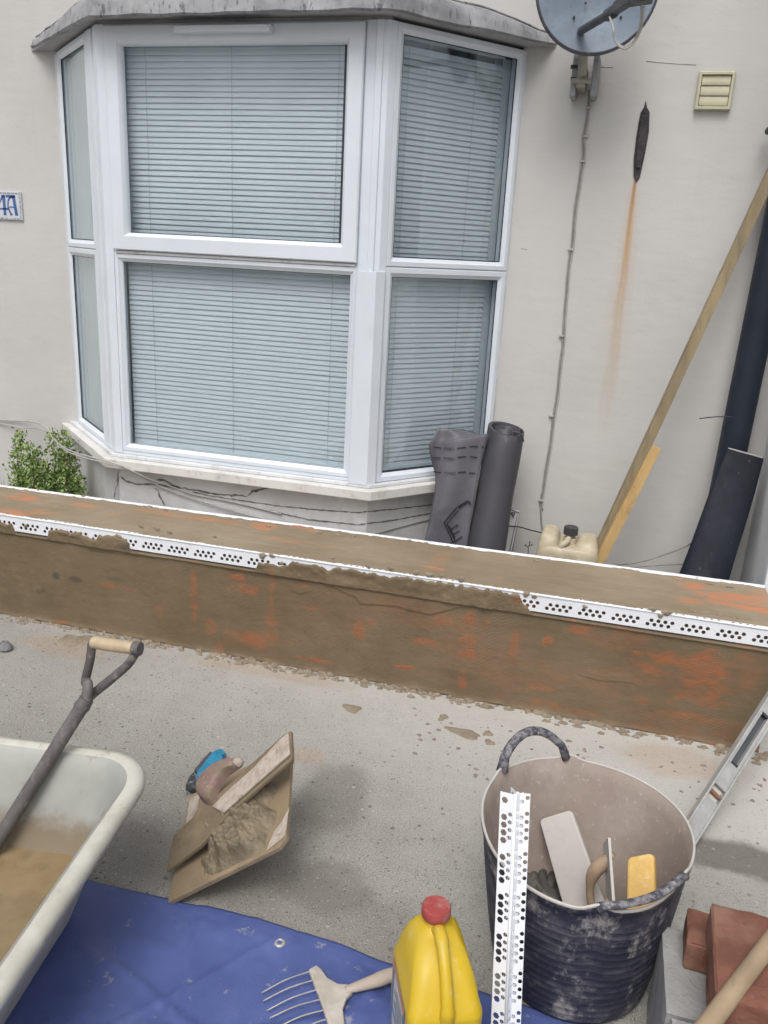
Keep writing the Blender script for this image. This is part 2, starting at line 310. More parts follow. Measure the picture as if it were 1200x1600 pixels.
def tarp_mat():
    t = NT('blue_woven_tarpaulin'); X, Y, Z = t.sep()
    col = t.mix(t.mr(t.noise(4, 5, .6), .3, .7), (.058, .085, .245), (.085, .118, .305))
    col = t.mix(t.mr(t.noise(7, 7, .72), .52, .78, 0, .5), col, (.17, .20, .34))
    col = t.mix(t.mr(t.noise(19, 6, .7, loc=(4, 0, 0)), .62, .70, 0, .5), col, (.40, .38, .36))
    p = 2*PI/.0035
    g = t.ma('ADD', t.ma('SINE', t.ma('MULTIPLY', X, p)), t.ma('SINE', t.ma('MULTIPLY', Y, p)))
    t.bump(t.ma('ADD', t.ma('MULTIPLY', g, .1), t.ma('MULTIPLY', t.noise(18, 4, .6), 2)), .35, .002)
    return t.fin(col, .5, 0, .4)
M['tarp'] = tarp_mat()

def tub_mat():
    t = NT('navy_rubber_with_dust')
    col = t.mix(t.mr(t.noise(5, 5, .6), .3, .7), (.021, .022, .038), (.034, .035, .056))
    br = t.n.new('ShaderNodeTexBrick')
    col = t.mix(t.mr(t.noise(10, 7, .72, (1, 1, 1.7)), .44, .66, 0, .6), col, (.12, .115, .13))
    col = t.mix(t.mr(t.noise(16, 7, .75, (1, 1, .7)), .52, .66, 0, .7), col, (.36, .34, .33))
    t.n.remove(br)
    t.bump(t.ma('ADD', t.noise(60, 4), t.ma('MULTIPLY', t.noise(14, 4), 1.5)), .45, .003)
    return t.fin(col, .6, 0, .35)
M['tub_out'] = tub_mat()
M['tub_handle'] = pm('dust_caked_handle_rubber', (.05, .05, .068), .7, .2, 12, [((.22, .21, .22), 60, .40, .6, S1, .9), ((.42, .4, .38), 90, .55, .68, S1, .7)], .5, 60)

def mud_mat():
    t = NT('muddy_mortar_water')
    col = t.mix(t.mr(t.noise(5, 5, .6), .3, .7), (.17, .125, .068), (.27, .2, .11))
    col = t.mix(t.mr(t.noise(12, 5, .6), .5, .7, 0, .6), col, (.15, .11, .065))
    t.bump(t.noise(9, 4), .3, .004)
    return t.fin(col, t.mr(t.noise(4), .4, .6, .15, .5), 0, .5)
M['mud'] = mud_mat()

def bath_in_mat():
    t = NT('stained_bath_lining'); X, Y, Z = t.sep()
    col = t.mix(t.mr(t.noise(5, 5, .6), .3, .7), (.29, .30, .285), (.37, .375, .35))
    lv = t.ma('ADD', Z, t.ma('MULTIPLY', t.ma('SUBTRACT', t.noise(5, 5, .65), .5), .22))
    col = t.mix(t.mr(lv, .15, .21, .85, 0), col, (.19, .14, .085))
    col = t.mix(t.mr(t.noise(13, 6, .7), .56, .68, 0, .55), col, (.24, .19, .13))
    t.bump(t.noise(40, 4), .2, .002)
    return t.fin(col, .5, 0, .4)
M['bath_in'] = bath_in_mat()

# ------------------------------------------------------------------ object helpers
def tag(o, label=None, cat=None, group=None, kind=None):
    if label: o['label'] = label
    if cat: o['category'] = cat
    if group: o['group'] = group
    if kind: o['kind'] = kind
    return o
def thing(name, loc, label, cat, group=None):
    o = bpy.data.objects.new(name, None); COL.objects.link(o); o.location = tuple(float(c) for c in loc)
    o.empty_display_size = .05
    return tag(o, label, cat, group)
def wloc(o):
    v = Vector((0, 0, 0))
    while o: v += o.location; o = o.parent
    return v
class MB:
    def __init__(s): s.v = []; s.f = []; s.a = {}
    def add(s, vs, fs):
        k = len(s.v); s.v += [tuple(float(c) for c in p) for p in vs]; s.f += [tuple(i+k for i in f) for f in fs]; return s
    def box(s, x0, x1, y0, y1, z0, z1):
        vs = [(x, y, z) for z in (z0, z1) for y in (y0, y1) for x in (x0, x1)]
        return s.add(vs, [(0, 2, 3, 1), (4, 5, 7, 6), (0, 1, 5, 4), (2, 6, 7, 3), (0, 4, 6, 2), (1, 3, 7, 5)])
    def obox(s, c, ax, ay, az):
        c, ax, ay, az = (np.array(q, float) for q in (c, ax, ay, az))
        vs = [c+i*ax+j*ay+k*az for k in (-1, 1) for j in (-1, 1) for i in (-1, 1)]
        fs = [(0, 2, 3, 1), (4, 5, 7, 6), (0, 1, 5, 4), (2, 6, 7, 3), (0, 4, 6, 2), (1, 3, 7, 5)]
        if np.cross(ax, ay)@az < 0: fs = [f[::-1] for f in fs]
        return s.add(vs, fs)
    def prism(s, poly, vec):
        n = len(poly); vec = np.array(vec, float); P = [np.array(p, float) for p in poly]
        return s.add(P+[p+vec for p in P], [tuple(range(n))[::-1], tuple(range(n, 2*n))] + [(i, (i+1) % n, n+(i+1) % n, n+i) for i in range(n)])
    def loft(s, rings, closed=True, cap0=True, cap1=True):
        n = len(rings[0]); vs = [p for r in rings for p in r]; fs = []
        for k in range(len(rings)-1):
            for i in range(n if closed else n-1):
                j = (i+1) % n; fs.append((k*n+i, k*n+j, (k+1)*n+j, (k+1)*n+i))
        if cap0: fs.append(tuple(range(n))[::-1])
        if cap1: fs.append(tuple((len(rings)-1)*n+i for i in range(n)))
        return s.add(vs, fs)
    def tube(s, pts, r, n=10, cap=True, flat=1.0, upv=None):
        P = [np.array(p, float) for p in pts]; R = [r]*len(P) if isinstance(r, (int, float)) else list(r); rings = []
        T0 = P[1]-P[0]; T0 /= np.linalg.norm(T0)
        ref = np.array(upv if upv is not None else ((0, 0, 1) if abs(T0[2]) < .9 else (0, 1, 0)), float)
        N = ref-T0*(ref@T0); N /= np.linalg.norm(N)
        for i, p in enumerate(P):
            T = (P[min(i+1, len(P)-1)]-P[max(i-1, 0)]); T /= (np.linalg.norm(T)+1e-12)
            N = N-T*(N@T); N /= np.linalg.norm(N); B = np.cross(T, N)
            rings.append([p+R[i]*(math.cos(a)*N*flat+math.sin(a)*B) for a in [2*PI*k/n for k in range(n)]])
        return s.loft(rings, True, cap, cap)
    def grid(s, P, flip=False):
        nu, nv = P.shape[:2]; k = len(s.v)
        s.v += [tuple(p) for p in P.reshape(-1, 3).tolist()]
        for i in range(nu-1):
            for j in range(nv-1):
                q = (k+i*nv+j, k+(i+1)*nv+j, k+(i+1)*nv+j+1, k+i*nv+j+1)
                s.f.append(q[::-1] if flip else q)
        return s
    def build(s, name, mat, parent=None, smooth=None, bev=0, sub=0, solid=0, solid_off=0, attrs=None):
        me = bpy.data.meshes.new(name); off = wloc(parent) if parent else Vector((0, 0, 0))
        me.from_pydata([(v[0]-off.x, v[1]-off.y, v[2]-off.z) for v in s.v], [], s.f); me.update()
        o = bpy.data.objects.new(name, me); COL.objects.link(o)
        if parent: o.parent = parent
        me.materials.append(M[mat] if isinstance(mat, str) else mat)
        if smooth is not None:
            me.polygons.foreach_set('use_smooth', [True]*len(me.polygons))
            if smooth < 180: me.set_sharp_from_angle(angle=math.radians(smooth))
        for k, a in (attrs or {}).items():
            at_ = me.attributes.new(k, 'FLOAT', 'POINT'); at_.data.foreach_set('value', np.asarray(a, np.float32).ravel())
        if solid:
            m = o.modifiers.new('solid', 'SOLIDIFY'); m.thickness = solid; m.offset = solid_off
        if bev:
            m = o.modifiers.new('bevel', 'BEVEL'); m.width = bev; m.segments = 2; m.limit_method = 'ANGLE'; m.angle_limit = math.radians(35)
        if sub:
            m = o.modifiers.new('sub', 'SUBSURF'); m.levels = sub; m.render_levels = sub
        return o
def spline(pts, n=8):
    P = [np.array(p, float) for p in pts]; P = [2*P[0]-P[1]]+P+[2*P[-1]-P[-2]]; out = []
    for i in range(1, len(P)-2):
        for k in range(n):
            t = k/n; a, b, c, d = P[i-1:i+3]
            out.append(.5*((2*b)+(-a+c)*t+(2*a-5*b+4*c-d)*t*t+(-a+3*b-3*c+d)*t**3))
    out.append(P[-2]); return out
def text_mb(body, size, origin, ux, uy, thick=.0008):
    """lettering as mesh: ux, uy = the writing's right and up directions"""
    cu = bpy.data.curves.new('lettering', 'FONT'); cu.body = body; cu.size = size; cu.align_x = 'CENTER'; cu.align_y = 'CENTER'; cu.offset = size*.01
    ob = bpy.data.objects.new('lettering', cu); COL.objects.link(ob)
    dg = bpy.context.evaluated_depsgraph_get(); me = bpy.data.meshes.new_from_object(ob.evaluated_get(dg))
    mb = MB(); o_ = np.array(origin, float); ux = np.array(ux, float); uy = np.array(uy, float)
    mb.add([o_+ux*v.co.x+uy*v.co.y for v in me.vertices], [tuple(p.vertices) for p in me.polygons])
    bpy.data.objects.remove(ob); bpy.data.curves.remove(cu); bpy.data.meshes.remove(me); return mb

# ================================================================== SETTING
g = MB()
g.add([(-120, -120, 0), (120, -120, 0), (120, 120, 0), (-120, 120, 0)], [(0, 1, 2, 3)])
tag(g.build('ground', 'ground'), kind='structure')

# ================================================================== HOUSE
YW = 3.5
house = thing('house', (-.7, YW, 0), 'cream painted rendered house front with white bay window and lead topped canopy', 'house')
XL, XR = -2.49, -.47
m = MB(); m.box(-5.5, XL, YW, YW+.25, 0, 3.6); m.box(XR, 2.2, YW, YW+.25, 0, 3.6)
m.box(XL, XR, YW, YW+.25, 0, .6); m.box(XL, XR, YW, YW+.25, 2.3, 3.6)
m.build('wall', 'wall', house)
m = MB(); a, b = 2.25, .62
m.add([(XL, YW+.02, .6), (XR, YW+.02, .6), (XR, YW+1.4, .6), (XL, YW+1.4, .6), (XL, YW+.02, 2.3), (XR, YW+.02, 2.3), (XR, YW+1.4, 2.3), (XL, YW+1.4, 2.3)],
      [(0, 1, 2, 3), (4, 7, 6, 5), (3, 2, 6, 7), (0, 3, 7, 4), (1, 5, 6, 2)])
m.build('room_interior', 'dark_room', house)
# return wall at the right
m = MB(); m.box(.62, 1.1, 3.03, YW-.002, 0, 3.4)
tag(m.build('boundary_wall', 'wall_white', bev=.01), 'cool white rendered wall stub projecting from the house at the far right', 'wall')

CL = np.array([-1.985, 3.03]); CRn = np.array([-.86, 3.03])
dL = np.array([-.525, .47]); LL = np.linalg.norm(dL); dL /= LL
dR = np.array([.415, .47]); LR = np.linalg.norm(dR); dR /= LR
class Facet:
    def __init__(s, o, d, nrm): s.o = np.array([o[0], o[1], 0.]); s.d = np.array([d[0], d[1], 0.]); s.n = np.array([nrm[0], nrm[1], 0.])
    def P(s, u, z, out=0): return s.o+s.d*u+s.n*out+np.array([0, 0, z])
    def ring(s, mb, u0, u1, z0, z1, prof):
        """mitred rectangular frame; prof = closed list of (inset, outward)"""
        rings = []
        for ins, out in prof:
            rings.append([s.P(u0+ins, z0+ins, out), s.P(u1-ins, z0+ins, out), s.P(u1-ins, z1-ins, out), s.P(u0+ins, z1-ins, out)])
        rings.append(rings[0]); mb.loft(rings, True, False, False)
    def box(s, mb, u0, u1, z0, z1, o0, o1):
        vs = [s.P(u, z, o) for o in (o0, o1) for z in (z0, z1) for u in (u0, u1)]
        mb.obox((vs[0]+vs[7])/2, (vs[1]-vs[0])/2, (vs[2]-vs[0])/2, (vs[4]-vs[0])/2)
FF = Facet((-1.985, 3.03), (1, 0), (0, -1))
FR = Facet(CRn, dR, (dR[1], -dR[0]))
FLf = Facet(CL, dL, (-dL[1]*-1*-1, dL[0]))  # outward normal set below
FLf.n = np.array([-dL[1], dL[0], 0.]); FLf.n = FLf.n if FLf.n[1] < 0 else -FLf.n

ZB, ZT = .622, 2.235
def prof(w, d0=-.06, d1=0., bead=.012):      # frame w wide, face at d1
    return [(0, d0), (0, d1-.003), (.003, d1), (w-bead-.004, d1), (w-bead, d1-.004), (w-.002, d1-.010), (w, d1-.0155), (w*.45, d1-.0155), (w*.45, d0)]
def window(F, u0, u1, gu0, gu1, gz, front=False):
    wi = bpy.data.objects.new('window', None); COL.objects.link(wi); wi.parent = house
    wi.location = Vector(F.P((u0+u1)/2, ZB)) - wloc(house)
    wi.empty_display_size = .05
    f = MB()
    zt0, zt1 = 1.404, 1.475
    if front:
        # outer frame of the lower light, transom, thin outer frame above
        F.ring(f, u0, u1, ZB+.014, 1.434, prof(.032, bead=.012)); F.box(f, u0, u1, ZB, ZB+.0135, -.06, -.003)
        F.ring(f, u0, u1, 1.428, ZT, [(0, -.06), (0, -.006), (.02, -.006), (.02, -.06)])
        f.build('frame', 'upvc', wi, smooth=30)
        s_ = MB(); F.ring(s_, u0+.006, u1-.004, 1.448, 2.228, [(0, -.05), (0, .012), (.004, .016), (.052, .016), (.056, .012), (.06, .008), (.0655, -.002), (.0655, -.0155), (.034, -.0155), (.034, -.05)])
        s_.build('opening_sash', 'upvc', wi, smooth=30)
        for rr, zz in (((.0, 1.438, 1.4475), ()),):
            t_ = MB(); F.box(t_, u0+.01, u1-.01, 1.4355, 1.4445, -.02, .004); t_.build('weather_seal', 'upvc_dirty', wi)
    else:
        F.ring(f, u0, u1, ZB, 1.44, prof(.036))
        F.ring(f, u0, u1, 1.442, ZT, prof(.034))
        # widen stiles to glass position
        f.build('frame', 'upvc', wi, smooth=30)
    for k, (z0, z1, a0, a1) in enumerate(gz):
        p = MB(); F.box(p, a0-.012, a1+.012, z0-.012, z1+.012, -.024, -.016); p.build('pane', 'glass', wi)
        q = MB(); F.ring(q, a0-.006, a1+.006, z0-.006, z1+.006, [(0, -.0155), (0, -.011), (.0065, -.011), (.0065, -.0155)])
        q.build('gasket', 'black_gasket', wi)
    return wi
wf = window(FF, .036, 1.045, .052, 0, [(.667, 1.402, .05, 1.02), (1.516, 2.172, .088, .965)], True)
# lower light frame is drawn by its ring; glass sits just inside it
wr = window(FR, .032, .61, 0, 0, [(.66, 1.404, .068, .574), (1.478, 2.201, .066, .576)])
wl_ = window(FLf, .155, .64, 0, 0, [(.66, 1.404, .191, .604), (1.478, 2.201, .189, .606)])
# trickle vent on the opening sash
v = MB(); c0 = at(278, 48, Y=3.012); c1 = at(425, 46, Y=3.012); zc = 2.205
v.box(c0[0], c1[0], 2.984, 3.0135, zc-.011, zc+.009); v.box(c0[0]+.004, c1[0]-.004, 2.979, 2.984, zc+.001, zc+.009)
v.box(c0[0]-.004, c0[0], 2.981, 3.0135, zc-.012, zc+.011); v.box(c1[0], c1[0]+.004, 2.981, 3.0135, zc-.012, zc+.011)
v.build('trickle_vent', 'upvc', wf, bev=.001)

# corner posts
def post(name, F1a, F1b, F2a, F2b, z0, z1, mat='upvc', out=.0, grooves=()):
    pass
pm_ = MB()
cc = CRn
pol = [(-.9405, 3.03), (cc[0]-.045, 3.03), (cc[0]-.043, 3.022), (cc[0]-.02, 3.022), (cc[0]-.018, 3.03), (cc[0], 3.03), (cc[0]+dR[0]*.0315, cc[1]+dR[1]*.0315), (cc[0]+dR[0]*.0315-.05, cc[1]+dR[1]*.0315+.05), (-.9405, 3.09)]
pm_.prism([(x, y, ZB) for x, y in pol], (0, 0, ZT-ZB)); pm_.build('corner_post', 'upvc', house, bev=.002)
pm_ = MB()
pol = [(-.9402, 3.019), (-.9402, 3.014), (-.936, 3.010), (cc[0]-.004, 3.010), (cc[0]+.0022+dR[0]*.03, cc[1]-.012+dR[1]*.03), (cc[0]+dR[0]*.03-.004, cc[1]+dR[1]*.03+.002), (cc[0]-.004, 3.019)]
pm_.prism([(x, y, ZB-.002) for x, y in pol], (0, 0, 1.425-ZB)); pm_.build('corner_post_cover', 'upvc', house, bev=.0015)
pm_ = MB(); cc = CL
pol = [(-1.9495, 3.09), (cc[0]+dL[0]*.153+.05, cc[1]+dL[1]*.153+.05), (cc[0]+dL[0]*.153, cc[1]+dL[1]*.153), (cc[0]+dL[0]*.075, cc[1]+dL[1]*.075), (cc[0]+dL[0]*.072+.006, cc[1]+dL[1]*.072+.008), (cc[0]+dL[0]*.05+.006, cc[1]+dL[1]*.05+.008), (cc[0]+dL[0]*.047, cc[1]+dL[1]*.047), (cc[0], cc[1]), (-1.9495, 3.03)]
pm_.prism([(x, y, ZB) for x, y in pol][::-1], (0, 0, ZT-ZB)); pm_.build('corner_post', 'upvc', house, bev=.002)
# packers between side windows and wall
pm_ = MB(); FR.box(pm_, .6105, .655, ZB, ZT, -.055, -.006); pm_.build('side_trim', 'upvc_dirty', house, bev=.002)
pm_ = MB(); FLf.box(pm_, .6405, .735, ZB, ZT, -.055, -.006); pm_.build('side_trim', 'upvc_dirty', house, bev=.002)
# top dark shadow gap strip / head packer
m = MB()
FF.box(m, .0, 1.125, ZT+.001, ZT+.03, -.05, -.012); m.build('head_packer', 'soffit', house)

# sill
def outline(off, side_out=.0):
    """bay plan offset outward by off: left wall end, left corner, right corner, right wall end"""
    nL = FLf.n[:2]; nR = FR.n[:2]
    # left corner: intersection of the front line y=3.03-off and left line offset
    def inter(c, d, n_):
        p = c+n_*off; t = (3.03-off-p[1])/d[1]; return p+d*t
    a = inter(CL, dL, nL); b = inter(CRn, dR, nR)
    pa = CL+nL*off; ta = (YW-pa[1])/dL[1]; e0 = pa+dL*ta
    pb = CRn+nR*off; tb = (YW-pb[1])/dR[1]; e1 = pb+dR*tb
    return [e0, a, b, e1]
def slab(name, off, z0, z1, mat, **k):
    o4 = outline(off); pol = [(p[0], p[1]-(.001 if i in (0, 3) else 0), z0) for i, p in enumerate(o4)]
    mb = MB(); mb.prism(pol, (0, 0, z1-z0)); return mb.build(name, mat, house, **k)
slab('bay_sill', .052, .566, .606, 'sill', bev=.004)
slab('sub_sill', .018, .607, .6205, 'upvc_dirty', bev=.002)
slab('bay_plinth', -.012, 0, .565, 'plinth')

# cracks and torn render on the plinth (thin grooves of shadowed grit), following the photograph
PLY = 3.0415
def onp(u, v):                      # a point on the plinth face, 2 mm proud
    P = at(u, v, Y=PLY-.0015)
    if P[0] > outline(-.012)[2][0]:
        n_ = FR.n; P = at(u, v, n=n_, p0=FR.P(0, 0, -.0105))
    return P
def ribbon(pts, wpx, name='crack', mat='crack', seed=0, jag=1.2):
    mb = MB(); r = random.Random(seed); L = []; R_ = []
    fine = []
    for (a, b), (c, d) in zip(pts[:-1], pts[1:]):
        n_ = max(2, int(math.hypot(c-a, d-b)/5))
        for k in range(n_): fine.append((a+(c-a)*k/n_, b+(d-b)*k/n_))
    fine.append(pts[-1])
    for i, (u, v_) in enumerate(fine):
        j = r.uniform(-jag, jag); ww = wpx*(.5+r.random())*(.35 if i in (0, len(fine)-1) else 1)
        a = fine[max(0, i-1)]; b = fine[min(len(fine)-1, i+1)]; dx, dy = b[0]-a[0], b[1]-a[1]; q = math.hypot(dx, dy)+1e-6
        nx, ny = -dy/q, dx/q
        L.append(onp(u+nx*(j+ww/2), v_+ny*(j+ww/2))); R_.append(onp(u+nx*(j-ww/2), v_+ny*(j-ww/2)))
    n_ = len(L); mb.add(L+R_, [(i, i+1, n_+i+1, n_+i) for i in range(n_-1)])
    mb.build(name, mat, house)
ribbon([(185, 735), (184, 752), (178, 778)], 2.2, seed=1)
ribbon([(243, 762), (250, 775), (258, 790)], 2.4, seed=2)
ribbon([(188, 745), (200, 754), (218, 756), (245, 757), (272, 760), (300, 765), (335, 771), (362, 774), (388, 775)], 2.4, seed=3)
ribbon([(388, 775), (395, 768), (404, 765), (420, 763)], 4.0, seed=4)
ribbon([(300, 768), (330, 775), (370, 781), (430, 790), (500, 797), (560, 801), (620, 795), (690, 787)], 1.5, seed=5, jag=.4)
ribbon([(396, 793), (430, 800), (483, 812), (560, 820), (620, 812), (690, 799)], 1.8, seed=6, jag=.4)
ribbon([(245, 750), (262, 752), (272, 760)], 3, seed=8)
# canopy over the bay
def canopy():
    pts = [(-2.612, YW-.003), (-1.93, 2.915), (-.85, 2.915), (-.352, YW-.003)]
    dens = []
    for (a, b), nn in zip(zip(pts[:-1], pts[1:]), (34, 54, 30)):
        for k in range(nn): dens.append((a[0]+(b[0]-a[0])*k/nn, a[1]+(b[1]-a[1])*k/nn, k/nn, nn))
    dens.append((*pts[-1], 1, 30)); n = len(dens)
    s_ = np.arange(n)
    drip = 2.228+.022*np.interp([d[0] for d in dens], [-2.61, -1.93, -.85, -.35], [1.4, 0, .3, 1.0])+.007*(vnoise(s_*.23, s_*0+1)-.5)
    ht = np.interp([d[0] for d in dens], [-2.61, -2.3, -1.93, -.85, -.5, -.35], [.03, .05, .085, .085, .055, .028])+.006*(vnoise(s_*.3, s_*0+9)-.5)
    ctr = np.array([-1.4, 3.6])
    rings = []
    for k in (0, 1, 2, 3, 4, 5, 6, 7):
        ring = []
        for i, d in enumerate(dens):
            p = np.array(d[:2]); inw = (np.array([np.clip(p[0], -1.7, -1.1), YW])-p); L = np.linalg.norm(inw)+1e-6; inw /= L
            w_ = .004*(vnoise(i*.45, k*1.3, 3)-.5)
            if k == 0: q = p+inw*min(.03, L); z = drip[i]+.006
            elif k == 1: q = p+inw*.006; z = drip[i]
            elif k == 2: q = p-inw*.004; z = drip[i]+.006
            elif k == 3: q = p+inw*(.002+w_); z = drip[i]+ht[i]*.5
            elif k == 4: q = p+inw*.010; z = drip[i]+ht[i]
            elif k == 5: q = p+inw*.03; z = drip[i]+ht[i]+.010+w_
            elif k == 6: q = p+inw*min(L*.5, .3); z = drip[i]+ht[i]+.03
            else: q = np.array([p[0], YW-.003]) if L < .05 else p+inw*L*.97; z = drip[i]+ht[i]+.05
            q = np.array([q[0], min(q[1], YW-.003)])
            ring.append((q[0], q[1], z))
        rings.append(ring)
    mb = MB(); P = np.array(rings).transpose(1, 0, 2); mb.grid(P, True)
    cn = mb.build('canopy', 'lead', house, smooth=60)
    so_ = MB(); pol = [(d[0], min(d[1]+.006, YW-.003)) for d in dens]
    so_.prism([(x, y, ZT+.012) for x, y in pol], (0, 0, .012))
    so_.build('soffit', 'soffit', cn)
    # bead along the right lead edge
    e = MB(); k0 = 34+54+6
    e.tube([np.array(rings[5][i])+np.array([0, 0, .006]) for i in range(k0, n)]+[np.array(rings[1][n-1])], .004, 8); e.build('lead_roll', 'lead', cn, smooth=180)
    e = MB(); e.tube([np.array(rings[5][i])+np.array([0, 0, .005]) for i in range(0, 30)], .004, 8); e.build('lead_roll', 'lead', cn, smooth=180)
canopy()

# iron strip exposed in the wall, with its torn edges
u_v = [(1009, 157), (1011, 168), (1015, 175), (1014, 205), (1008, 240), (1003, 262), (1000, 277), (994, 285), (990, 277), (990, 250), (994, 215), (998, 190), (1001, 176), (1006, 168)]
poly = [at(u, v_, Y=YW-.004) for u, v_ in u_v]
mb = MB(); mb.prism(poly, (0, .0035, 0)); mb.build('exposed_iron_strip', 'iron', house)
poly = [at(u, v_, Y=YW-.012) for u, v_ in [(1003, 180), (1012, 181), (1009, 222), (1001, 262), (993, 262), (997, 215)]]
mb = MB(); mb.prism(poly, (0, .008, 0)); mb.build('exposed_iron_strip', 'iron', house, bev=.002)
# paint joints near the dish
for k, pts in enumerate([[(938, 104), (958, 105)], [(815, 388), (823, 389)], [(1010, 95), (1040, 98), (1088, 101)]]):
    P = [at(u, v_, Y=YW-.001) for u, v_ in pts]; mb = MB(); mb.tube(P, .0012, 5); mb.build('paint_ridge', 'plinth' if k == 2 else 'wall', house, smooth=180)
# ------------------------------------------------------------------ venetian blinds
def blind(F, u0, u1, label, cords, off=-.062, z0=.66, z1=2.215):
    base = F.P((u0+u1)/2, z0, off)
    t = thing('venetian_blind', base, label, 'blind', 'venetian blinds in the bay window')
    s_ = MB(); n_ = int((z1-z0-.03)/.0197); uu = np.linspace(u0, u1, 9)
    for i in range(n_):
        z = z0+.016+i*.0197
        jit = random.uniform(-.0009, .0009); tl = random.uniform(-.0008, .0008)
        rows = []
        for (dz, dn) in ((-.0110, .0036), (0, .0020), (.0104, -.0036)):
            rows.append([F.P(u, z+dz+jit+.0005*math.sin(u*9+i)+tl*(u-u0)/(u1-u0), off+dn) for u in uu])
        k = len(s_.v); m_ = len(uu)
        s_.add(rows[0]+rows[1]+rows[2], [(r*m_+j, r*m_+j+1, (r+1)*m_+j+1, (r+1)*m_+j) for r in range(2) for j in range(m_-1)])
    s_.build('slats', 'slat', t, smooth=180)
    r = MB(); F.box(r, u0, u1, z1-.01, z1+.018, off-.013, off+.013); r.build('headrail', 'slat', t, bev=.002)
    r = MB(); F.box(r, u0, u1, z0-.008, z0+.006, off-.011, off+.011); r.build('bottom_rail', 'slat', t, bev=.002)
    for c in cords:
        r = MB(); zz = np.linspace(z0, z1, 30)
        r.tube([F.P(c+.0012*((k % 2)-.5), q, off+.0085) for k, q in enumerate(zz)], .0008, 5); r.build('ladder_cord', 'cord', t)
    return t
blind(FF, .060, 1.02, 'wide closed venetian blind behind the large front pane of the bay', (.17, .52, .93))
blind(FR, .052, .552, 'narrow closed venetian blind behind the right hand angled pane', (.12, .42))
def curtain(F, u0, u1, off, z0, z1):
    t = thing('net_curtain', F.P((u0+u1)/2, z0, off), 'pale grey curtain hanging behind the narrow left angled pane of the bay', 'curtain')
    uu = np.linspace(u0, u1, 90); zz = np.linspace(z0, z1, 12)
    P = np.array([[F.P(u, z, off+.005*math.sin(u*75+.4*math.sin(z*3))+.003*math.sin(u*31+z)) for z in zz] for u in uu])
    mb = MB(); mb.grid(P); mb.build('drape', 'net', t, smooth=180)
    mb = MB(); mb.tube([F.P(u0, z1, off), F.P(u1, z1, off)], .006, 8); mb.build('rail', 'upvc', t, smooth=180)
curtain(FLf, .15, .63, -.060, .64, 2.215)
# inner jamb seen beyond the right blind
m = MB(); FR.box(m, .5605, .600, .66, 2.21, -.12, -.070); m.build('inner_jamb', 'slat', house)

# ================================================================== LOW WALL
Y0 = 2.617; ZW = .433; XA, XB = -3.0, .617
lw = thing('low_wall', (-1, 2.8, 0), 'low wall freshly coated in brown render with orange mesh showing and white corner beads', 'wall')
def yback(x): return 2.976+(x+.774)*.0211
def pxx(u, v_): return at(u, v_, Y=Y0)
# depth of uncovered bead flange along x, by photo column on the arris
cols = [(-200, .02), (0, .036), (18, .036), (24, .07), (72, .07), (78, .030), (125, .028), (130, .042), (150, .042), (155, .019), (198, .02), (205, .07), (398, .07), (405, .034), (450, .03), (458, .014), (500, .012), (515, .03), (522, .011), (560, .009), (600, .014), (640, .008), (700, .007), (812, .008), (822, .04), (835, .07), (1400, .07)]
cx = [at(u, 803+.154*u, Y=Y0)[0] for u, _ in cols]; cd = [d for _, d in cols]
NX, NZ = 860, 120
xs = np.linspace(XA, XB, NX); zs = np.linspace(-.004, ZW-.0015, NZ)
X, Z = np.meshgrid(xs, zs, indexing='ij')
bare = np.interp(X, cx, cd) + .010*(fbm(X*55, Z*20, 3, 5)-.5)*2*(np.interp(X, cx, cd) < .06)
dep = ZW-Z
cover = sst(0, .006, dep-bare) * (dep < .075)           # 1 where mortar lies over the bead flange
h = .0035*(fbm(X*6, Z*14, 4, 1)-.5) + .0022*(fbm(X*5.0, Z*60, 3, 2)-.5)*sst(.45, .62, fbm(X*2, Z*4, 2, 8))*.35 + .0016*(fbm(X*60, Z*60, 3, 3)-.5)
def ledge(h, pts, th, fade=.08):
    P = [pxx(*p) for p in pts]; lx = [p[0] for p in P]; lz = [p[2] for p in P]
    e = np.interp(X, lx, lz)+.005*(fbm(X*70, X*0, 3, 4)-.5)
    inx = sst(lx[0]-.005, lx[0]+.06, X)*(1-sst(lx[-1]-.06, lx[-1]+.005, X)); a = Z-e
    return h + inx*th*sst(0, .004, a)*(1-sst(fade*.4, fade, a)) + inx*.0025*np.exp(-(a/.003)**2)
h = ledge(h, [(497, 905), (537, 925), (557, 933), (563, 943), (617, 947), (673, 960), (700, 953), (740, 943), (758, 955), (790, 943)], .004)
h = ledge(h, [(75, 825), (127, 840), (142, 859), (202, 866), (260, 872)], .003)
h = ledge(h, [(445, 921), (470, 927), (492, 921)], .002, .03)
h = ledge(h, [(900, 1052), (935, 1062), (985, 1065), (1010, 1080)], .0015, .03)
h = ledge(h, [(340, 885), (400, 898), (470, 905), (520, 912)], .0015, .03)
thick = .0085*cover*(.55+.9*fbm(X*38, Z*38, 3, 6))
lowf = sst(.36, .30, Z)*0
face = Y0 - h - thick*1.0
face = np.where(dep < bare, Y0+.0065, face)
# ragged skirt at the bottom, where render slumps on to the concrete
sk = np.exp(-np.clip(Z, 0, 1)/.012)*(.002+.012*(fbm(X*14, X*0, 3, 12)))
face = face - sk
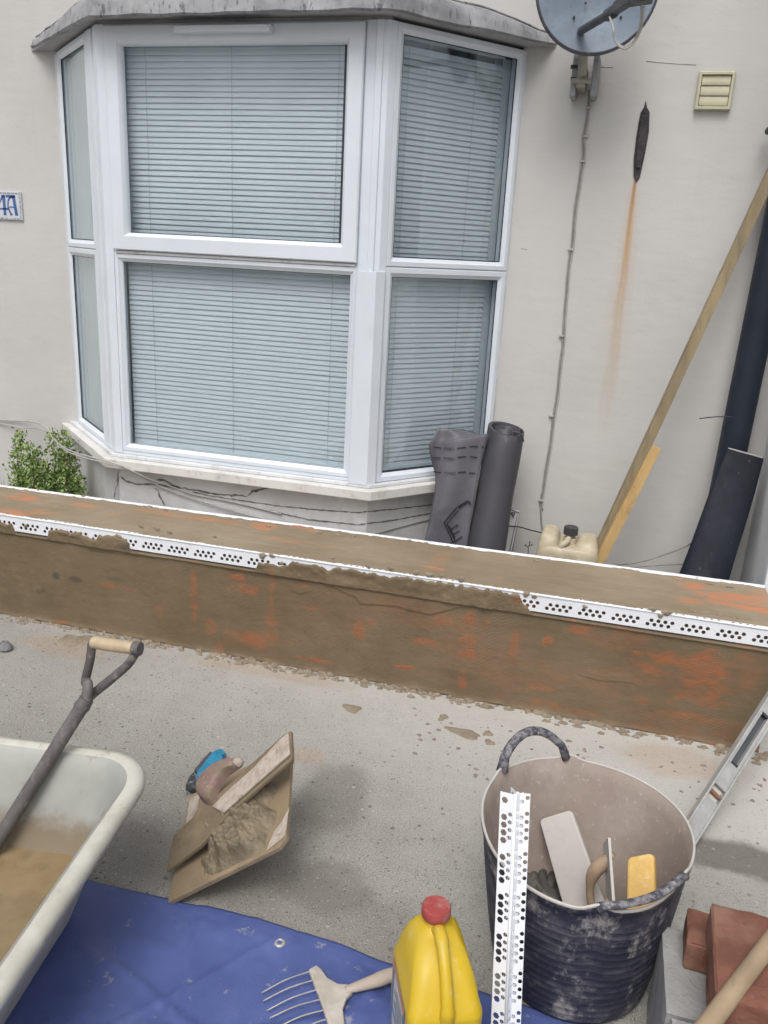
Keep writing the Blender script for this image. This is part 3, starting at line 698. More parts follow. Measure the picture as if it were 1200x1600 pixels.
# orange mesh / dark patches
patches = [(305, 872, 8, 9, 1), (303, 940, 8, 60, .62), (385, 920, 26, 12, .95), (372, 905, 14, 8, .8), (425, 955, 7, 60, .55), (395, 1000, 55, 16, .6), (345, 1015, 10, 14, .5), (560, 983, 13, 15, 1), (583, 972, 10, 8, .5),
 (693, 970, 13, 10, .95), (735, 969, 11, 13, 1), (756, 973, 9, 7, .95), (731, 1010, 13, 22, 1), (722, 1062, 8, 18, .75), (665, 1003, 25, 7, .8), (635, 1043, 20, 4, .85), (490, 1031, 30, 4, .8), (425, 990, 14, 40, .5),
 (803, 1010, 7, 26, .8), (812, 935, 12, 9, .8), (845, 948, 30, 9, .8), (855, 1002, 9, 9, .95), (893, 962, 16, 12, .85), (905, 985, 22, 9, .6), (952, 961, 14, 6, .9), (838, 1072, 32, 8, .6), (850, 1096, 30, 8, .6), (905, 1112, 35, 6, .65), (785, 1088, 14, 5, .6),
 (1100, 1055, 42, 34, .75), (1115, 1028, 16, 12, .95), (1050, 1030, 35, 14, .7), (1030, 1052, 25, 8, .6), (1165, 1000, 22, 12, .75), (1107, 983, 13, 7, .9), (995, 1021, 9, 5, .95), (1010, 1038, 30, 6, .5), (1080, 1122, 70, 7, .6), (1165, 1050, 20, 40, .4), (1085, 1090, 40, 16, .6), (1000, 1095, 14, 8, .5),
 (95, 975, 18, 8, .45), (170, 915, 22, 6, .5), (200, 922, 14, 6, .4), (330, 980, 12, 20, .5), (480, 950, 16, 5, .5), (475, 915, 10, 4, .6), (250, 960, 10, 20, .3), (960, 1000, 50, 20, .35), (640, 1095, 30, 5, .3)]
org = np.zeros_like(X); nz = fbm(X*22, Z*40, 4, 30)-.5
for u, v_, ru, rv, am in patches:
    P = pxx(u, v_); sx = ru*2.75/FPX*1.08; sz = rv*2.75/FPX*1.1
    d = np.sqrt(((X-P[0])/sx)**2+((Z-P[2])/sz)**2)+nz*1.3
    org = np.maximum(org, am*(1-sst(.45, 1.35, d)))
big = .30*sst(.54, .68, fbm(X*1.7+3, Z*7, 4, 40))*sst(-1.6, -.2, X)
org = np.maximum(org, big*(1-sst(.3, .40, Z)))
drk = np.where(dep < bare, .75, 0.0)  # render behind the bare bead darkened to stand in for shade in its holes
for u, v_, ru, rv, am in [(88, 900, 7, 7, 1), (118, 905, 13, 6, .8), (60, 925, 6, 4, .5), (68, 922, 6, 4, .7), (200, 855, 22, 10, .8), (388, 877, 10, 6, .7), (180, 905, 18, 4, .4), (640, 955, 6, 3, .7)]:
    P = pxx(u, v_); d = np.sqrt(((X-P[0])/(ru*.0021*1.08))**2+((Z-P[2])/(rv*.0021*1.1))**2)+nz
    drk = np.maximum(drk, am*(1-sst(.6, 1.2, d)))
P = np.stack([X, face, Z+.011*fbm(X*26, X*0, 3, 13)*np.exp(-np.clip(Z, 0, 1)/.02)], -1)
mb = MB(); mb.grid(P)
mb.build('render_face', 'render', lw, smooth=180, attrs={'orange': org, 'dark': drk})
# core so that nothing is hollow
mb = MB(); x0, x1 = XA, XB
mb.add([(x0, Y0+.008, 0), (x1, Y0+.008, 0), (x1, yback(x1)-.008, 0), (x0, yback(x0)-.008, 0), (x0, Y0+.008, ZW-.008), (x1, Y0+.008, ZW-.008), (x1, yback(x1)-.008, ZW-.008), (x0, yback(x0)-.008, ZW-.008)],
       [(0, 3, 2, 1), (4, 5, 6, 7), (0, 1, 5, 4), (2, 3, 7, 6), (1, 2, 6, 5), (0, 4, 7, 3)])
mb.build('blockwork_core', 'block', lw)
# top surface
NY = 60
ty = np.linspace(0, 1, NY); XX, TT = np.meshgrid(xs, ty, indexing='ij')
ya = Y0+.006; yb = yback(XX)-.014+.005*(fbm(XX*40, XX*0, 3, 9)-.5)*2
YY = ya+(yb-ya)*TT
dpx = at(1000, 935, z=ZW)[0]; 
edge_bare = .004+.03*sst(at(1010, 945, z=ZW)[0], at(1040, 950, z=ZW)[0], XX)+.006*fbm(XX*50, XX*0, 2, 21)
up = sst(0, .006, (YY-Y0)-edge_bare)
ht = ZW-.0045 + .0045*up*(.6+.8*fbm(XX*9, YY*30, 3, 22)) + .0022*(fbm(XX*3, YY*110, 3, 23)-.5) + .001*(fbm(XX*70, YY*70, 2, 24)-.5)
lump = sst(.62, .78, fbm(XX*30, YY*60, 3, 25))*.004*(TT > .9)
ht = ht+lump
orgt = np.zeros_like(XX); nzt = fbm(XX*22, YY*60, 4, 31)-.5
for u, v_, ru, rv, am in [(40, 778, 45, 7, .9), (20, 800, 40, 7, .8), (70, 800, 30, 5, .6), (175, 803, 18, 3, .6), (250, 800, 40, 5, .4), (410, 822, 26, 6, .8), (330, 812, 60, 4, .5), (480, 826, 30, 4, .6), (460, 846, 60, 3, .5), (690, 872, 14, 10, .35), (680, 888, 16, 3, .8), (780, 902, 8, 2, .7), (1085, 915, 25, 6, .9), (1060, 905, 14, 5, .5), (1150, 935, 50, 9, .9), (1080, 940, 22, 4, .8), (1170, 950, 50, 4, .9), (1190, 935, 30, 9, .6), (130, 790, 40, 4, .5)]:
    P_ = at(u, v_, z=ZW); sx = ru*.0023; sy = rv*.0062
    d = np.sqrt(((XX-P_[0])/sx)**2+((YY-P_[1])/sy)**2)+nzt*1.4
    orgt = np.maximum(orgt, am*(1-sst(.7, 1.2, d)))
mb = MB(); mb.grid(np.stack([XX, YY, ht], -1))
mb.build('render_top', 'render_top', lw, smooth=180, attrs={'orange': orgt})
# perforated corner beads --------------------------------------------------
def perf(mb, mp, u0, u1, v0, v1, period, cells, cw, shift, r, seg=8, squash=1.0):
    """strip u0..u1 x v0..v1 with real holes: per period 'cells' holed cells of width cw, rest solid"""
    u = u0; vc = (v0+v1)/2; n0 = int(math.floor((u0-shift)/period))
    k = n0
    cuts = []
    while shift+k*period < u1:
        s0 = shift+k*period
        for c in range(cells): cuts.append((s0+c*cw, s0+(c+1)*cw))
        k += 1
    def quad(a, b):
        if b-a > 1e-6: mb.add([mp(a, v0), mp(b, v0), mp(b, v1), mp(a, v1)], [(0, 1, 2, 3)])
    for a, b in cuts:
        if a < u0 or b > u1: continue
        quad(u, a); um = (a+b)/2
        outer = []; inner = []
        for i in range(seg):
            t = 2*PI*(i+.5)/seg; c_, s_ = math.cos(t), math.sin(t)
            kx = ((b-a)/2)/max(abs(c_), 1e-9); kz = ((v1-v0)/2)/max(abs(s_), 1e-9); kk = min(kx, kz)
            outer.append((um+c_*kk, vc+s_*kk)); inner.append((um+c_*r, vc+s_*r*squash))
        # corner points
        vs = [mp(*q) for q in outer]+[mp(*q) for q in inner]; fs = []
        cor = {}
        for i in range(seg):
            j = (i+1) % seg; fs.append((i, j, seg+j, seg+i))
            (ax, az), (bx, bz) = outer[i], outer[j]
            if abs(ax-bx) > 1e-9 and abs(az-bz) > 1e-9:
                cxx = a if min(ax, bx) < um and abs(min(ax, bx)-a) < 1e-9 else b
                czz = v1 if max(az, bz) >= v1-1e-9 else v0
                vs.append(mp(cxx, czz)); fs.append((i, len(vs)-1, j))
        mb.add(vs, fs); u = b
    quad(u, u1)
bead = MB(); yb_ = Y0-.0012
mpf = lambda u, z: (u, yb_, z)
perf(bead, mpf, XA, XB, ZW-.0365, ZW-.0225, .1075, 4, .0215, .0, .0066)
perf(bead, mpf, XA, XB, ZW-.0505, ZW-.0365, .1075, 4, .0215, -.0107, .0066)
bead.add([mpf(XA, ZW-.0225), mpf(XB, ZW-.0225), mpf(XB, ZW-.004), mpf(XA, ZW-.004)], [(0, 1, 2, 3)])
bead.add([mpf(XA, ZW-.061), mpf(XB, ZW-.061), mpf(XB, ZW-.0505), mpf(XA, ZW-.0505)], [(0, 1, 2, 3)])
mpt = lambda u, y: (u, y, ZW-.0012)
perf(bead, lambda u, y: mpt(u, Y0+y), XA, XB, .008, .0195, .1075, 4, .0215, .03, .0052)
bead.add([mpt(XA, Y0-.001), mpt(XB, Y0-.001), mpt(XB, Y0+.008), mpt(XA, Y0+.008)], [(0, 1, 2, 3)])
fb = bead.build('front_corner_bead', 'bead', lw, solid=.0009)
nose = MB(); nose.tube([(x, Y0-.0015+.0006*math.sin(x*9), ZW-.0005) for x in np.linspace(XA, XB, 60)], .0036, 8); nose.build('bead_nose', 'bead', fb, smooth=180)
# back bead: nose and narrow bare flange
bb = MB()
prf = [(-.017, -.001), (-.004, .001), (-.003, .0045), (.001, .0045), (.003, .001), (.003, -.03), (.001, -.03), (.001, -.004), (-.017, -.004)]
rings = []
for x in np.linspace(XA, XB, 90):
    q = yback(x)+.0012*math.sin(x*5); rings.append([(x, q+a, ZW+b) for a, b in prf])
bb.loft(rings); bb.build('back_corner_bead', 'bead', lw, smooth=40)
# blobs of mortar caught on the beads
def blob(mb, c, nrm, rx, ry, hgt, seed, ax=(1, 0, 0), segs=14, rough=.35):
    c = np.array(c, float); nrm = np.array(nrm, float); ax = np.array(ax, float); ay = np.cross(nrm, ax); r = np.random.default_rng(seed)
    ph = r.uniform(0, 6.28, 5); rings = []
    for lv, hh in ((1, -.15), (.94, .35), (.7, .8), (.35, 1)):
        ring = []
        for i in range(segs):
            t = 2*PI*i/segs; q = 1+rough*(math.sin(2*t+ph[0])*.5+math.sin(3*t+ph[1])*.4+math.sin(5*t+ph[2])*.3)
            ring.append(c+ax*rx*lv*q*math.cos(t)+ay*ry*lv*q*math.sin(t)+nrm*hgt*hh*(1+.4*r.uniform(-1, 1)*(lv < .9)))
        rings.append(ring)
    mb.loft(rings, True, False, True)
mb = MB(); sd_ = 50
for u, v_, s_ in [(232, 792, .014), (258, 797, .008), (130, 775, .012), (500, 832, .007), (530, 836, .012), (552, 838, .008), (640, 845, .008), (700, 855, .013), (945, 877, .006), (838, 876, .008), (860, 878, .008), (1060, 905, .012), (1110, 912, .007), (60, 766, .008), (420, 822, .008), (1140, 917, .008)]:
    P_ = at(u, v_, z=ZW+.002); blob(mb, P_, (0, 0, 1), s_*1.3, s_*.7, .004, sd_); sd_ += 1
for u, v_, s_ in [(40, 822, .009), (185, 838, .012), (245, 826, .014), (220, 822, .012), (265, 832, .010), (335, 838, .008), (410, 868, .016), (425, 868, .012), (440, 880, .008), (805, 930, .012), (822, 928, .014), (835, 932, .01), (1020, 952, .011), (1045, 957, .013), (1032, 962, .01), (914, 948, .008), (650, 895, .012), (670, 898, .014), (720, 905, .014), (690, 900, .01), (610, 888, .012), (575, 885, .01), (520, 872, .008), (1040, 958, .012)]:
    P_ = at(u, v_, Y=Y0-.003); blob(mb, P_, (0, -1, 0), s_, s_*.7, .004, sd_); sd_ += 1
for u in (1082, 1100, 1125, 1150, 1170):
    P_ = at(u, 955+(u-1082)*.15, z=ZW+.001); blob(mb, P_, (0, 0, 1), .012, .005, .003, sd_); sd_ += 1
tag(mb.build('mortar_smears', 'mortar_dry', lw, smooth=180), kind='stuff')

# slop along the wall foot and on the concrete
mb = MB(); r = np.random.default_rng(4)
for k in range(420):
    x = r.uniform(-2.6, .75); x = x if fbm(x*3, 0, 2, 5) > .42 or k % 4 == 0 else x+.2; d = abs(r.normal(0, .022)); s_ = r.uniform(.002, .011)*(1 if d > .012 else 1.3)
    blob(mb, (x, Y0-.012-d, .001), (0, 0, 1), s_*r.uniform(.8, 1.9), s_*r.uniform(.5, 1), s_*r.uniform(.4, 1.0), 500+k, segs=9)
tag(mb.build('mortar_droppings', 'mortar_dry', smooth=180), 'crumbs and slumps of fallen mortar along the foot of the low wall', 'mortar', kind='stuff')
sp = [(550, 1107, .034, .020, 'small isolated brown mortar splat on the concrete left of the others'),
      (725, 1145, .075, .016, 'long smeared brown mortar splat nearest the rubber tub handle'),
      (692, 1121, .017, .016, 'small round mortar splat just above the long smeared one'),
      (118, 1000, .085, .030, 'wide damp mortar patch on the concrete behind the shovel grip'),
      (338, 1018, .045, .018, 'mortar dollop at the wall foot right of the shovel grip'),
      (762, 1146, .017, .013, 'little mortar blob at the right end of the long splat'),
      (765, 1160, .024, .009, 'faint thin mortar splat beneath the long smeared one')]
for u, v_, rx, ry, lb in sp:
    P_ = at(u, v_, z=.001); mb = MB(); blob(mb, P_, (0, 0, 1), rx*.8, ry*1.5, .0035, int(u), segs=22, rough=.42)
    tag(mb.build('mortar_splat', 'mortar_dry', smooth=180), lb, 'mortar splat', 'mortar splats dropped on the concrete')
# white dusty grit along the wall foot and embedded pebbles
mb = MB(); r = np.random.default_rng(8)
for k in range(110):
    u = r.uniform(640, 1200); v_ = 1080+.1875*(u-640)+abs(r.normal(0, 1))*60+22
    if v_ > 1420: continue
    P_ = at(u, v_, z=0); s_ = r.uniform(.002, .0075)
    if (P_[0]-.08)**2+(P_[1]-1.56)**2 < .06: continue
    blob(mb, (P_[0], P_[1], .0005), (0, 0, 1), s_*r.uniform(.8, 1.4), s_, s_*.45, 900+k, segs=8, rough=.3)
tag(mb.build('pebble_scatter', 'stone_brown', smooth=180), 'small brown pebbles set in the pale dusty concrete by the wall', 'pebbles', kind='stuff')
mb = MB(); P_ = at(8, 1012, z=.01); blob(mb, P_, (0, 0, 1), .03, .022, .022, 77, segs=12, rough=.15)
tag(mb.build('stone', 'stone', smooth=180), 'grey stone lying on the concrete at the far left edge', 'stone')

# ================================================================== ON THE HOUSE WALL
# number tile
P0 = at(0, 297, Y=YW-.008); Pt = at(31, 299, Y=YW-.008); Pb = at(37, 346, Y=YW-.008)
zt, zb_ = Pt[2]-.003, Pb[2]+.004; xr = (Pt[0]+Pb[0])/2; W_ = .165; xl = xr-W_
nt = thing('house_number_tile', ((xl+xr)/2, YW, zb_), 'small glazed house number tile reading 4A in blue on the wall left of the bay', 'number tile')
mb = MB(); mb.box(xl, xr, YW-.010, YW-.001, zb_, zt); mb.build('tile_plate', 'tile', nt, bev=.0015)
H_ = zt-zb_; y_ = YW-.0112
def strok(mb, pts, ws, y=y_):
    pts = [np.array(p, float) for p in pts]; L = []; R_ = []
    for i, p in enumerate(pts):
        T = pts[min(i+1, len(pts)-1)]-pts[max(i-1, 0)]; T /= np.linalg.norm(T)+1e-9; N = np.array([-T[1], T[0]]); w_ = ws[i] if isinstance(ws, (list, tuple)) else ws
        L.append(p+N*w_/2); R_.append(p-N*w_/2)
    f = lambda q: (q[0], y, q[1]); n = len(L)
    mb.add([f(q) for q in L]+[f(q) for q in R_], [(i, i+1, n+i+1, n+i) for i in range(n-1)])
mb = MB(); bw = .009
r = random.Random(2); x = xl+.004
while x < xr-.012:
    q = r.uniform(.012, .02); strok(mb, [(x, zt-.007), (x+q, zt-.007)], bw*.7); strok(mb, [(x, zb_+.006), (x+q, zb_+.006)], bw*.6); x += q+r.uniform(.004, .006)
z = zb_+.006
while z < zt-.012:
    q = r.uniform(.01, .018); strok(mb, [(xr-.007+.001*math.sin(z*300), z), (xr-.007, z+q)], bw*.6); strok(mb, [(xl+.007, z), (xl+.007, z+q)], bw*.6); z += q+.005
mb.build('tile_border', 'tile_border', nt)
mb = MB(); ax = xr-.060; kx = 1.35; az = zb_+.02; ah = H_-.04    # letter A: thick right leg, thin curved left leg, top bar
strok(mb, [(ax-.004, az+ah), (ax+.034, az+ah)], .011); strok(mb, [(ax+.027, az+ah), (ax+.035, az)], .012)
strok(mb, [(ax+.024, az+ah), (ax+.012, az+ah-.006), (ax+.004, az+ah*.75), (ax+.002, az+ah*.5), (ax+.006, az+ah*.25), (ax+.015, az)], [.008, .007, .005, .005, .006, .010])
strok(mb, [(ax+.008, az+ah*.42), (ax+.016, az+ah*.45), (ax+.028, az+ah*.42)], .005)
fx = ax-.047                                            # numeral 4
strok(mb, [(fx+.034, az+ah), (fx+.034, az)], .011); strok(mb, [(fx+.030, az+ah), (fx+.002, az+ah*.35)], .006); strok(mb, [(fx-.002, az+ah*.33), (fx+.045, az+ah*.33)], .006); strok(mb, [(fx+.045, az+ah*.28), (fx+.048, az+ah*.42)], .006)
strok(mb, [(fx+.025, az+ah), (fx+.04, az+ah)], .010)
mb.v = [(xr-.013-(xr-.013-q[0])*1.32, q[1], q[2]) for q in mb.v]; mb.v = [q for q in mb.v]; mb.build('painted_characters', 'tile_blue', nt)

# satellite dish
sdsh = thing('satellite_dish', at(916, 150, Y=YW-.03), 'blue grey satellite dish with dark rim on a wall bracket right of the bay', 'satellite dish')
dc = at(934, -24, Y=3.22); nn = np.array([.10, -.93, -.08]); nn /= np.linalg.norm(nn)
ud = np.cross((0, 0, 1), nn); ud /= np.linalg.norm(ud); vd = np.cross(nn, ud)
RD = .196
rings = []; rim_o = []
for q in np.linspace(.02, 1, 12):
    rings.append([dc+RD*q*(math.cos(t)*ud+math.sin(t)*vd*1.02)+nn*(-.035*(1-q*q)) for t in [2*PI*k/56 for k in range(56)]])
back = [[np.array(p)-nn*.006 for p in rg] for rg in rings[::-1]]
mb = MB(); mb.loft(rings+back, True, True, True); mb.build('reflector', 'dish_face', sdsh, smooth=50)
mb = MB(); prf_ = [(.99, .003), (1.0, .006), (1.025, .004), (1.04, -.006), (1.035, -.028), (1.02, -.03), (1.015, -.008), (.99, -.003)]
rr_ = [[dc+RD*a*(math.cos(t)*ud+math.sin(t)*vd*1.02)+nn*b for a, b in prf_] for t in [2*PI*k/64 for k in range(65)]]
mb.loft(rr_, True, False, False); mb.build('dish_rim', 'dish_rim', sdsh, smooth=60)
for u, v_ in ((897, 27), (915, 5), (970, 27)):
    mb = MB(); P_ = at(u, v_, n=nn, p0=dc-nn*.02); mb.tube([P_-nn*.004, P_+nn*.006], .004, 8)
    mb.build('dish_bolt', 'black_gasket', sdsh)
A_ = at(908, 48, n=nn, p0=dc+nn*.008); B_ = at(952, 22, Y=3.06); C_ = at(992, -4, Y=2.93)
mb = MB(); mb.tube([A_-nn*.03, A_, B_], [.012, .013, .013], 12); d_ = (B_-A_)/np.linalg.norm(B_-A_)
mb.tube([B_-d_*.01, B_+d_*.03], .019, 12); mb.build('feed_arm', 'dish_arm', sdsh, smooth=40)
mb = MB(); sv = np.cross(d_, (0, 0, 1)); sv /= np.linalg.norm(sv); uv = np.cross(sv, d_)
mb.obox((B_+C_)/2+d_*.01, (C_-B_)*.5, sv*.013, uv*.011); mb.obox((B_+C_)/2+uv*.016, (C_-B_)*.3, sv*.008, uv*.008)
mb.build('feed_arm_holder', 'dish_arm', sdsh, bev=.003)
mb = MB(); Lp = at(1002, -14, Y=2.92); mb.obox(Lp, (.033, 0, .004), (0, .03, 0), (-.004, 0, .032)); mb.tube([Lp+np.array([0, .03, .01]), Lp+np.array([-.0, .08, .02])], .03, 16)
mb.build('signal_receiver', 'dish_arm', sdsh, bev=.004)
for q, (s1, s2) in enumerate((((952, 26), (1001, 12)), ((953, 28), (1006, 14)))):
    yy_ = 2.98-.01*q
    pts = [at(952, 25, Y=3.04), at(958, 42+q, Y=yy_), at(960, 58+q, Y=yy_), at(967, 70+q*2, Y=yy_), at(978, 73+q*3, Y=yy_), at(990, 64+q*3, Y=yy_), at(998+q*2, 48+q*2, Y=2.96), at(1001+q*3, 32, Y=2.94), at(1002+q*4, 10, Y=2.92)]
    mb = MB(); mb.tube(spline(pts, 6), .0032, 8); mb.build('coax_loop', 'cable_white', sdsh, smooth=180)
# mast + bracket
mt = at(912, 60, Y=3.30); mbm = at(911, 116, Y=3.36)
mb = MB(); mb.tube([mt+np.array([0, -.02, .25]), mt, mbm-np.array([0, 0, .0])], .0155, 14); mb.build('mast', 'mast', sdsh, smooth=40)
mb = MB()
c_ = at(911, 105, Y=3.40); mb.obox(c_+np.array([0, .03, -.035]), (.016, 0, 0), (0, .06, 0), (0, 0, .035)); mb.tube([c_+np.array([-.034, -.02, .045]), c_+np.array([.036, -.02, .045])], .005, 8); mb.tube([c_+np.array([-.034, -.03, -.05]), c_+np.array([.036, -.03, -.05])], .009, 8)
mb.build('bracket_arm', 'mast', sdsh, bev=.002)
for ux_, nm in ((898, -1), (930, 1)):
    top = at(ux_, 86, Y=3.42)[2]; bot = at(ux_, 152, Y=3.42)[2]; xx_ = at(ux_, 118, Y=3.42)[0]
    mb = MB(); mb.box(xx_-.010, xx_+.010, 3.40, YW-.002, bot, top); mb.box(xx_-.012, xx_+.012, 3.43, YW-.003, bot+.01, top-.01)
    mb.tube([(xx_, 3.396, top-.012), (xx_, 3.41, top-.012)], .009, 10); mb.build('wall_plate', 'galv', sdsh, bev=.003)
for zz in (104, 123):
    mb = MB(); P_ = at(898, zz, Y=3.395); mb.box(P_[0]-.014, P_[0]+.01, 3.39, 3.41, P_[2]-.005, P_[2]+.005)
    mb.build('black_clip', 'black_gasket', sdsh)

# downlead cable
cpts = [(920, 140), (919, 166), (911, 215), (910, 252), (900, 310), (893, 380), (885, 440), (880, 520), (873, 590), (865, 650), (855, 720), (845, 780), (845, 805), (849, 833)]
cab = thing('dish_cable', at(849, 833, Y=YW), 'grey twin cable clipped down the wall from the satellite dish', 'cable')
mb = MB(); P_ = [at(u, v_, Y=YW-.005) for u, v_ in cpts]
pp = [];
for a_, b_ in zip(P_[:-1], P_[1:]):
    for k in range(6): pp.append(a_+(b_-a_)*k/6+np.array([.0012*math.sin(len(pp)*.9), 0, 0]))
pp.append(P_[-1]); mb.tube(pp, .0034, 7); mb.build('cable_sheath', 'cable_grey', cab, smooth=180)
mb = MB(); mb.tube([p+np.array([.0075, .001, 0]) for p in pp[:-8]], .0028, 6); mb.build('second_sheath', 'cable_white', cab, smooth=180)
for u, v_ in [(919, 168), (915, 213), (910, 252), (891, 390), (877, 525), (861, 650), (845, 782)]:
    q = at(u, v_, Y=YW-.006); mb = MB(); mb.box(q[0]-.009, q[0]+.011, YW-.012, YW-.001, q[2]-.004, q[2]+.004); mb.build('cable_clip', 'cable_white', cab, bev=.0015)

# louvred vent grille
v0 = at(1092, 111, Y=YW-.02); v1 = at(1147, 171, Y=YW-.02); vx0, vx1 = at(1089, 140, Y=YW-.02)[0], at(1146, 140, Y=YW-.02)[0]; vz1, vz0 = v0[2], v1[2]-.002
vg = thing('vent_grille', ((vx0+vx1)/2, YW, vz0), 'square beige plastic gravity vent with three flaps high on the wall', 'vent')
F_ = Facet((0, YW), (1, 0), (0, -1))
mb = MB(); F_.ring(mb, vx0, vx1, vz0, vz1, [(0, .001), (0, .018), (.003, .022), (.010, .022), (.012, .018), (.012, .001)]); mb.build('vent_frame', 'vent', vg, smooth=30)
hh_ = (vz1-vz0-.026)/3
for k in range(3):
    za = vz0+.013+k*hh_; mb = MB(); x0_, x1_ = vx0+.0135, vx1-.0135
    sec = [(.0165, za+.0008), (.018, za+.004), (.0165, za+hh_*.5), (.0135, za+hh_-.0012), (.009, za+hh_-.0012), (.012, za+.002)]
    mb.loft([[(x, YW-a, b) for a, b in sec] for x in (x0_, x1_)]); mb.build('flap', 'vent', vg, smooth=40)
mb = MB(); mb.box(vx0+.012, vx1-.012, YW-.003, YW-.001, vz0+.012, vz1-.012); mb.build('vent_back', 'vent', vg)

# downpipe
dp = thing('downpipe', (.465, 3.43, 0), 'thick black plastic soil pipe running up the house wall at the right edge', 'pipe')
mb = MB(); pA = at(1135, 750, Y=3.425); pB = at(1227, 300, Y=3.425); ddir = (pB-pA)/np.linalg.norm(pB-pA)
ddir[1] = 0; pA0 = pA-ddir*pA[2]/ddir[2]; xoff = .0
mb.tube([pA0, pA, pA+ddir*2.6], .054, 28); mb.build('pipe_body', 'pipe', dp, smooth=60)
P_ = at(1205, 201, Y=3.40); mb = MB(); mb.tube([P_+np.array([0, .06, 0]), P_], .013, 10); mb.build('pipe_bracket', 'black_gasket', dp)
mb = MB(); pts = [at(1093, 654, Y=3.40), at(1110, 652, Y=3.37), at(1128, 651, Y=3.36), at(1145, 652, Y=3.365)]; mb.tube(spline(pts, 5), .002, 6); mb.build('cable_tie', 'cable_black', dp, smooth=180)

# ================================================================== LEANING THINGS BEHIND THE LOW WALL
# rubber tube / rolled sheet
tb = thing('rubber_sheet', (.46, 3.25, 0), 'folded black rubber sheet with pale top edge leaning in front of the downpipe', 'rubber sheet')
tl, tr_ = at(1138, 700, Y=3.32), at(1193, 716, Y=3.32); bl, br_ = at(1057, 897, Y=3.18), at(1141, 913, Y=3.18)
cT = (tl+tr_)/2; cB = (bl+br_)/2; rT = np.linalg.norm(tr_-tl)/2; rB = np.linalg.norm(br_-bl)/2
ax_ = cB-cT; k_ = (0-cT[2])/ax_[2]; cF = cT+ax_*k_; rF = rB+(rB-rT)*(k_-1)*.6
rings = []
for t in np.linspace(0, 1, 14):
    c_ = cT+(cF-cT)*t; rr_ = rT+(rF-rT)*t+.003*math.sin(t*9); ring = []
    for k in range(32):
        a = 2*PI*k/32; ring.append(c_+np.array([math.cos(a)*rr_, math.sin(a)*rr_*(.07+.45*min(1, t*1.6)), -.012*math.cos(a)*(1-t)]))
    rings.append(ring)
inner = [[c_*0+np.array(p)*1 for p in rg] for rg in rings[:4]]
for j, rg in enumerate(inner):
    c_ = sum(rg)/len(rg); inner[j] = [c_+(p-c_)*.93 for p in rg]
mb = MB(); mb.loft(inner[::-1]+rings, True, False, True); mb.build('sheet_body', 'duct', tb, smooth=60)
mb = MB(); mb.tube([((np.array(a)+np.array(b))/2) for a, b in zip(rings[0], inner[0])]+[(np.array(rings[0][0])+np.array(inner[0][0]))/2], .0026, 6, False); mb.build('cut_edge', 'duct_rim', tb, smooth=180)

# timber battens
def batten(name, p_top, p_low, wdt, thk, mat, label, side=(1, 0, 0), both=None):
    d = p_low-p_top; t = (0.0-p_top[2])/d[2]; foot = p_top+d*t
    o_ = thing(name, foot, label, 'batten'); L = p_top-foot; dn = L/np.linalg.norm(L)
    s_ = np.array(side, float); s_ -= dn*(s_@dn); s_ /= np.linalg.norm(s_); q = np.cross(dn, s_)
    mb = MB(); mb.obox((p_top+foot)/2, L/2, s_*wdt/2, q*thk/2); mb.build('timber', mat, o_, bev=.0015)
    return o_
pT = at(1231, 215, Y=3.44); pL = at(935, 858, Y=3.24)
b1 = batten('timber_batten', pT, pL, .035, .03, 'timber_old', 'long pale weathered timber batten leaning high against the house wall', side=(1, .25, 0))
pT = at(1025, 698, Y=3.30); pL = at(941, 868, Y=3.175)
b2 = batten('timber_batten', pT, pL, .038, .022, 'timber_new', 'short yellowish timber batten leaning in front of the long pale one', side=(1, .3, 0))
for o_ in (b1, b2): o_['group'] = 'timber battens leaning on the house wall'

# loose cables near the duct
mb = MB(); pts = [at(963, 883, Y=3.35), at(1000, 878, Y=3.4), at(1040, 866, Y=3.42), at(1075, 852, Y=3.4), at(1095, 835, Y=3.3)]; mb.tube(spline(pts, 6), .003, 7)
tag(mb.build('loose_cable', 'cable_grey', smooth=180), 'upper grey loose cable curling behind the black rubber sheet', 'cable', 'loose cables by the rubber sheet')
mb = MB(); pts = [at(965, 884, Y=3.33), at(985, 886, Y=3.3), at(1030, 883, Y=3.28), at(1075, 881, Y=3.2)]; mb.tube(spline(pts, 6), .003, 7)
tag(mb.build('loose_cable', 'cable_grey', smooth=180), 'lower grey loose cable lying straight behind the wall top', 'cable', 'loose cables by the rubber sheet')

# jerrycan
jx0, jx1 = at(837, 872, Y=3.17)[0], at(934, 878, Y=3.17)[0]; jc = (jx0+jx1)/2; jw = (jx1-jx0)/2
jt = thing('jerrycan', (jc, 3.22, 0), 'yellowed plastic jerrycan with black cap between the wall and the battens', 'jerrycan')
def rrect(cx_, cy_, a, b, r, z, n=6, rot=0):
    pts = []
    for qx, qy, a0 in ((1, 1, 0), (-1, 1, PI/2), (-1, -1, PI), (1, -1, 1.5*PI)):
        for k in range(n+1):
            t = a0+PI/2*k/n; x_, y_2 = qx*(a-r)+r*math.cos(t), qy*(b-r)+r*math.sin(t)
            pts.append(np.array([cx_+x_*math.cos(rot)-y_2*math.sin(rot), cy_+x_*math.sin(rot)+y_2*math.cos(rot), z]))
    return pts
mb = MB(); rings = []
for z, q in ((0, .92), (.015, 1), (.2, 1.0), (.36, 1), (.405, .99), (.422, .96), (.431, .88), (.434, .7), (.434, .3)):
    rings.append(rrect(jc, 3.22, jw*q, .10*q, .045*q, z))
mb.loft(rings); mb.build('can_body', 'jerry', jt, smooth=60)
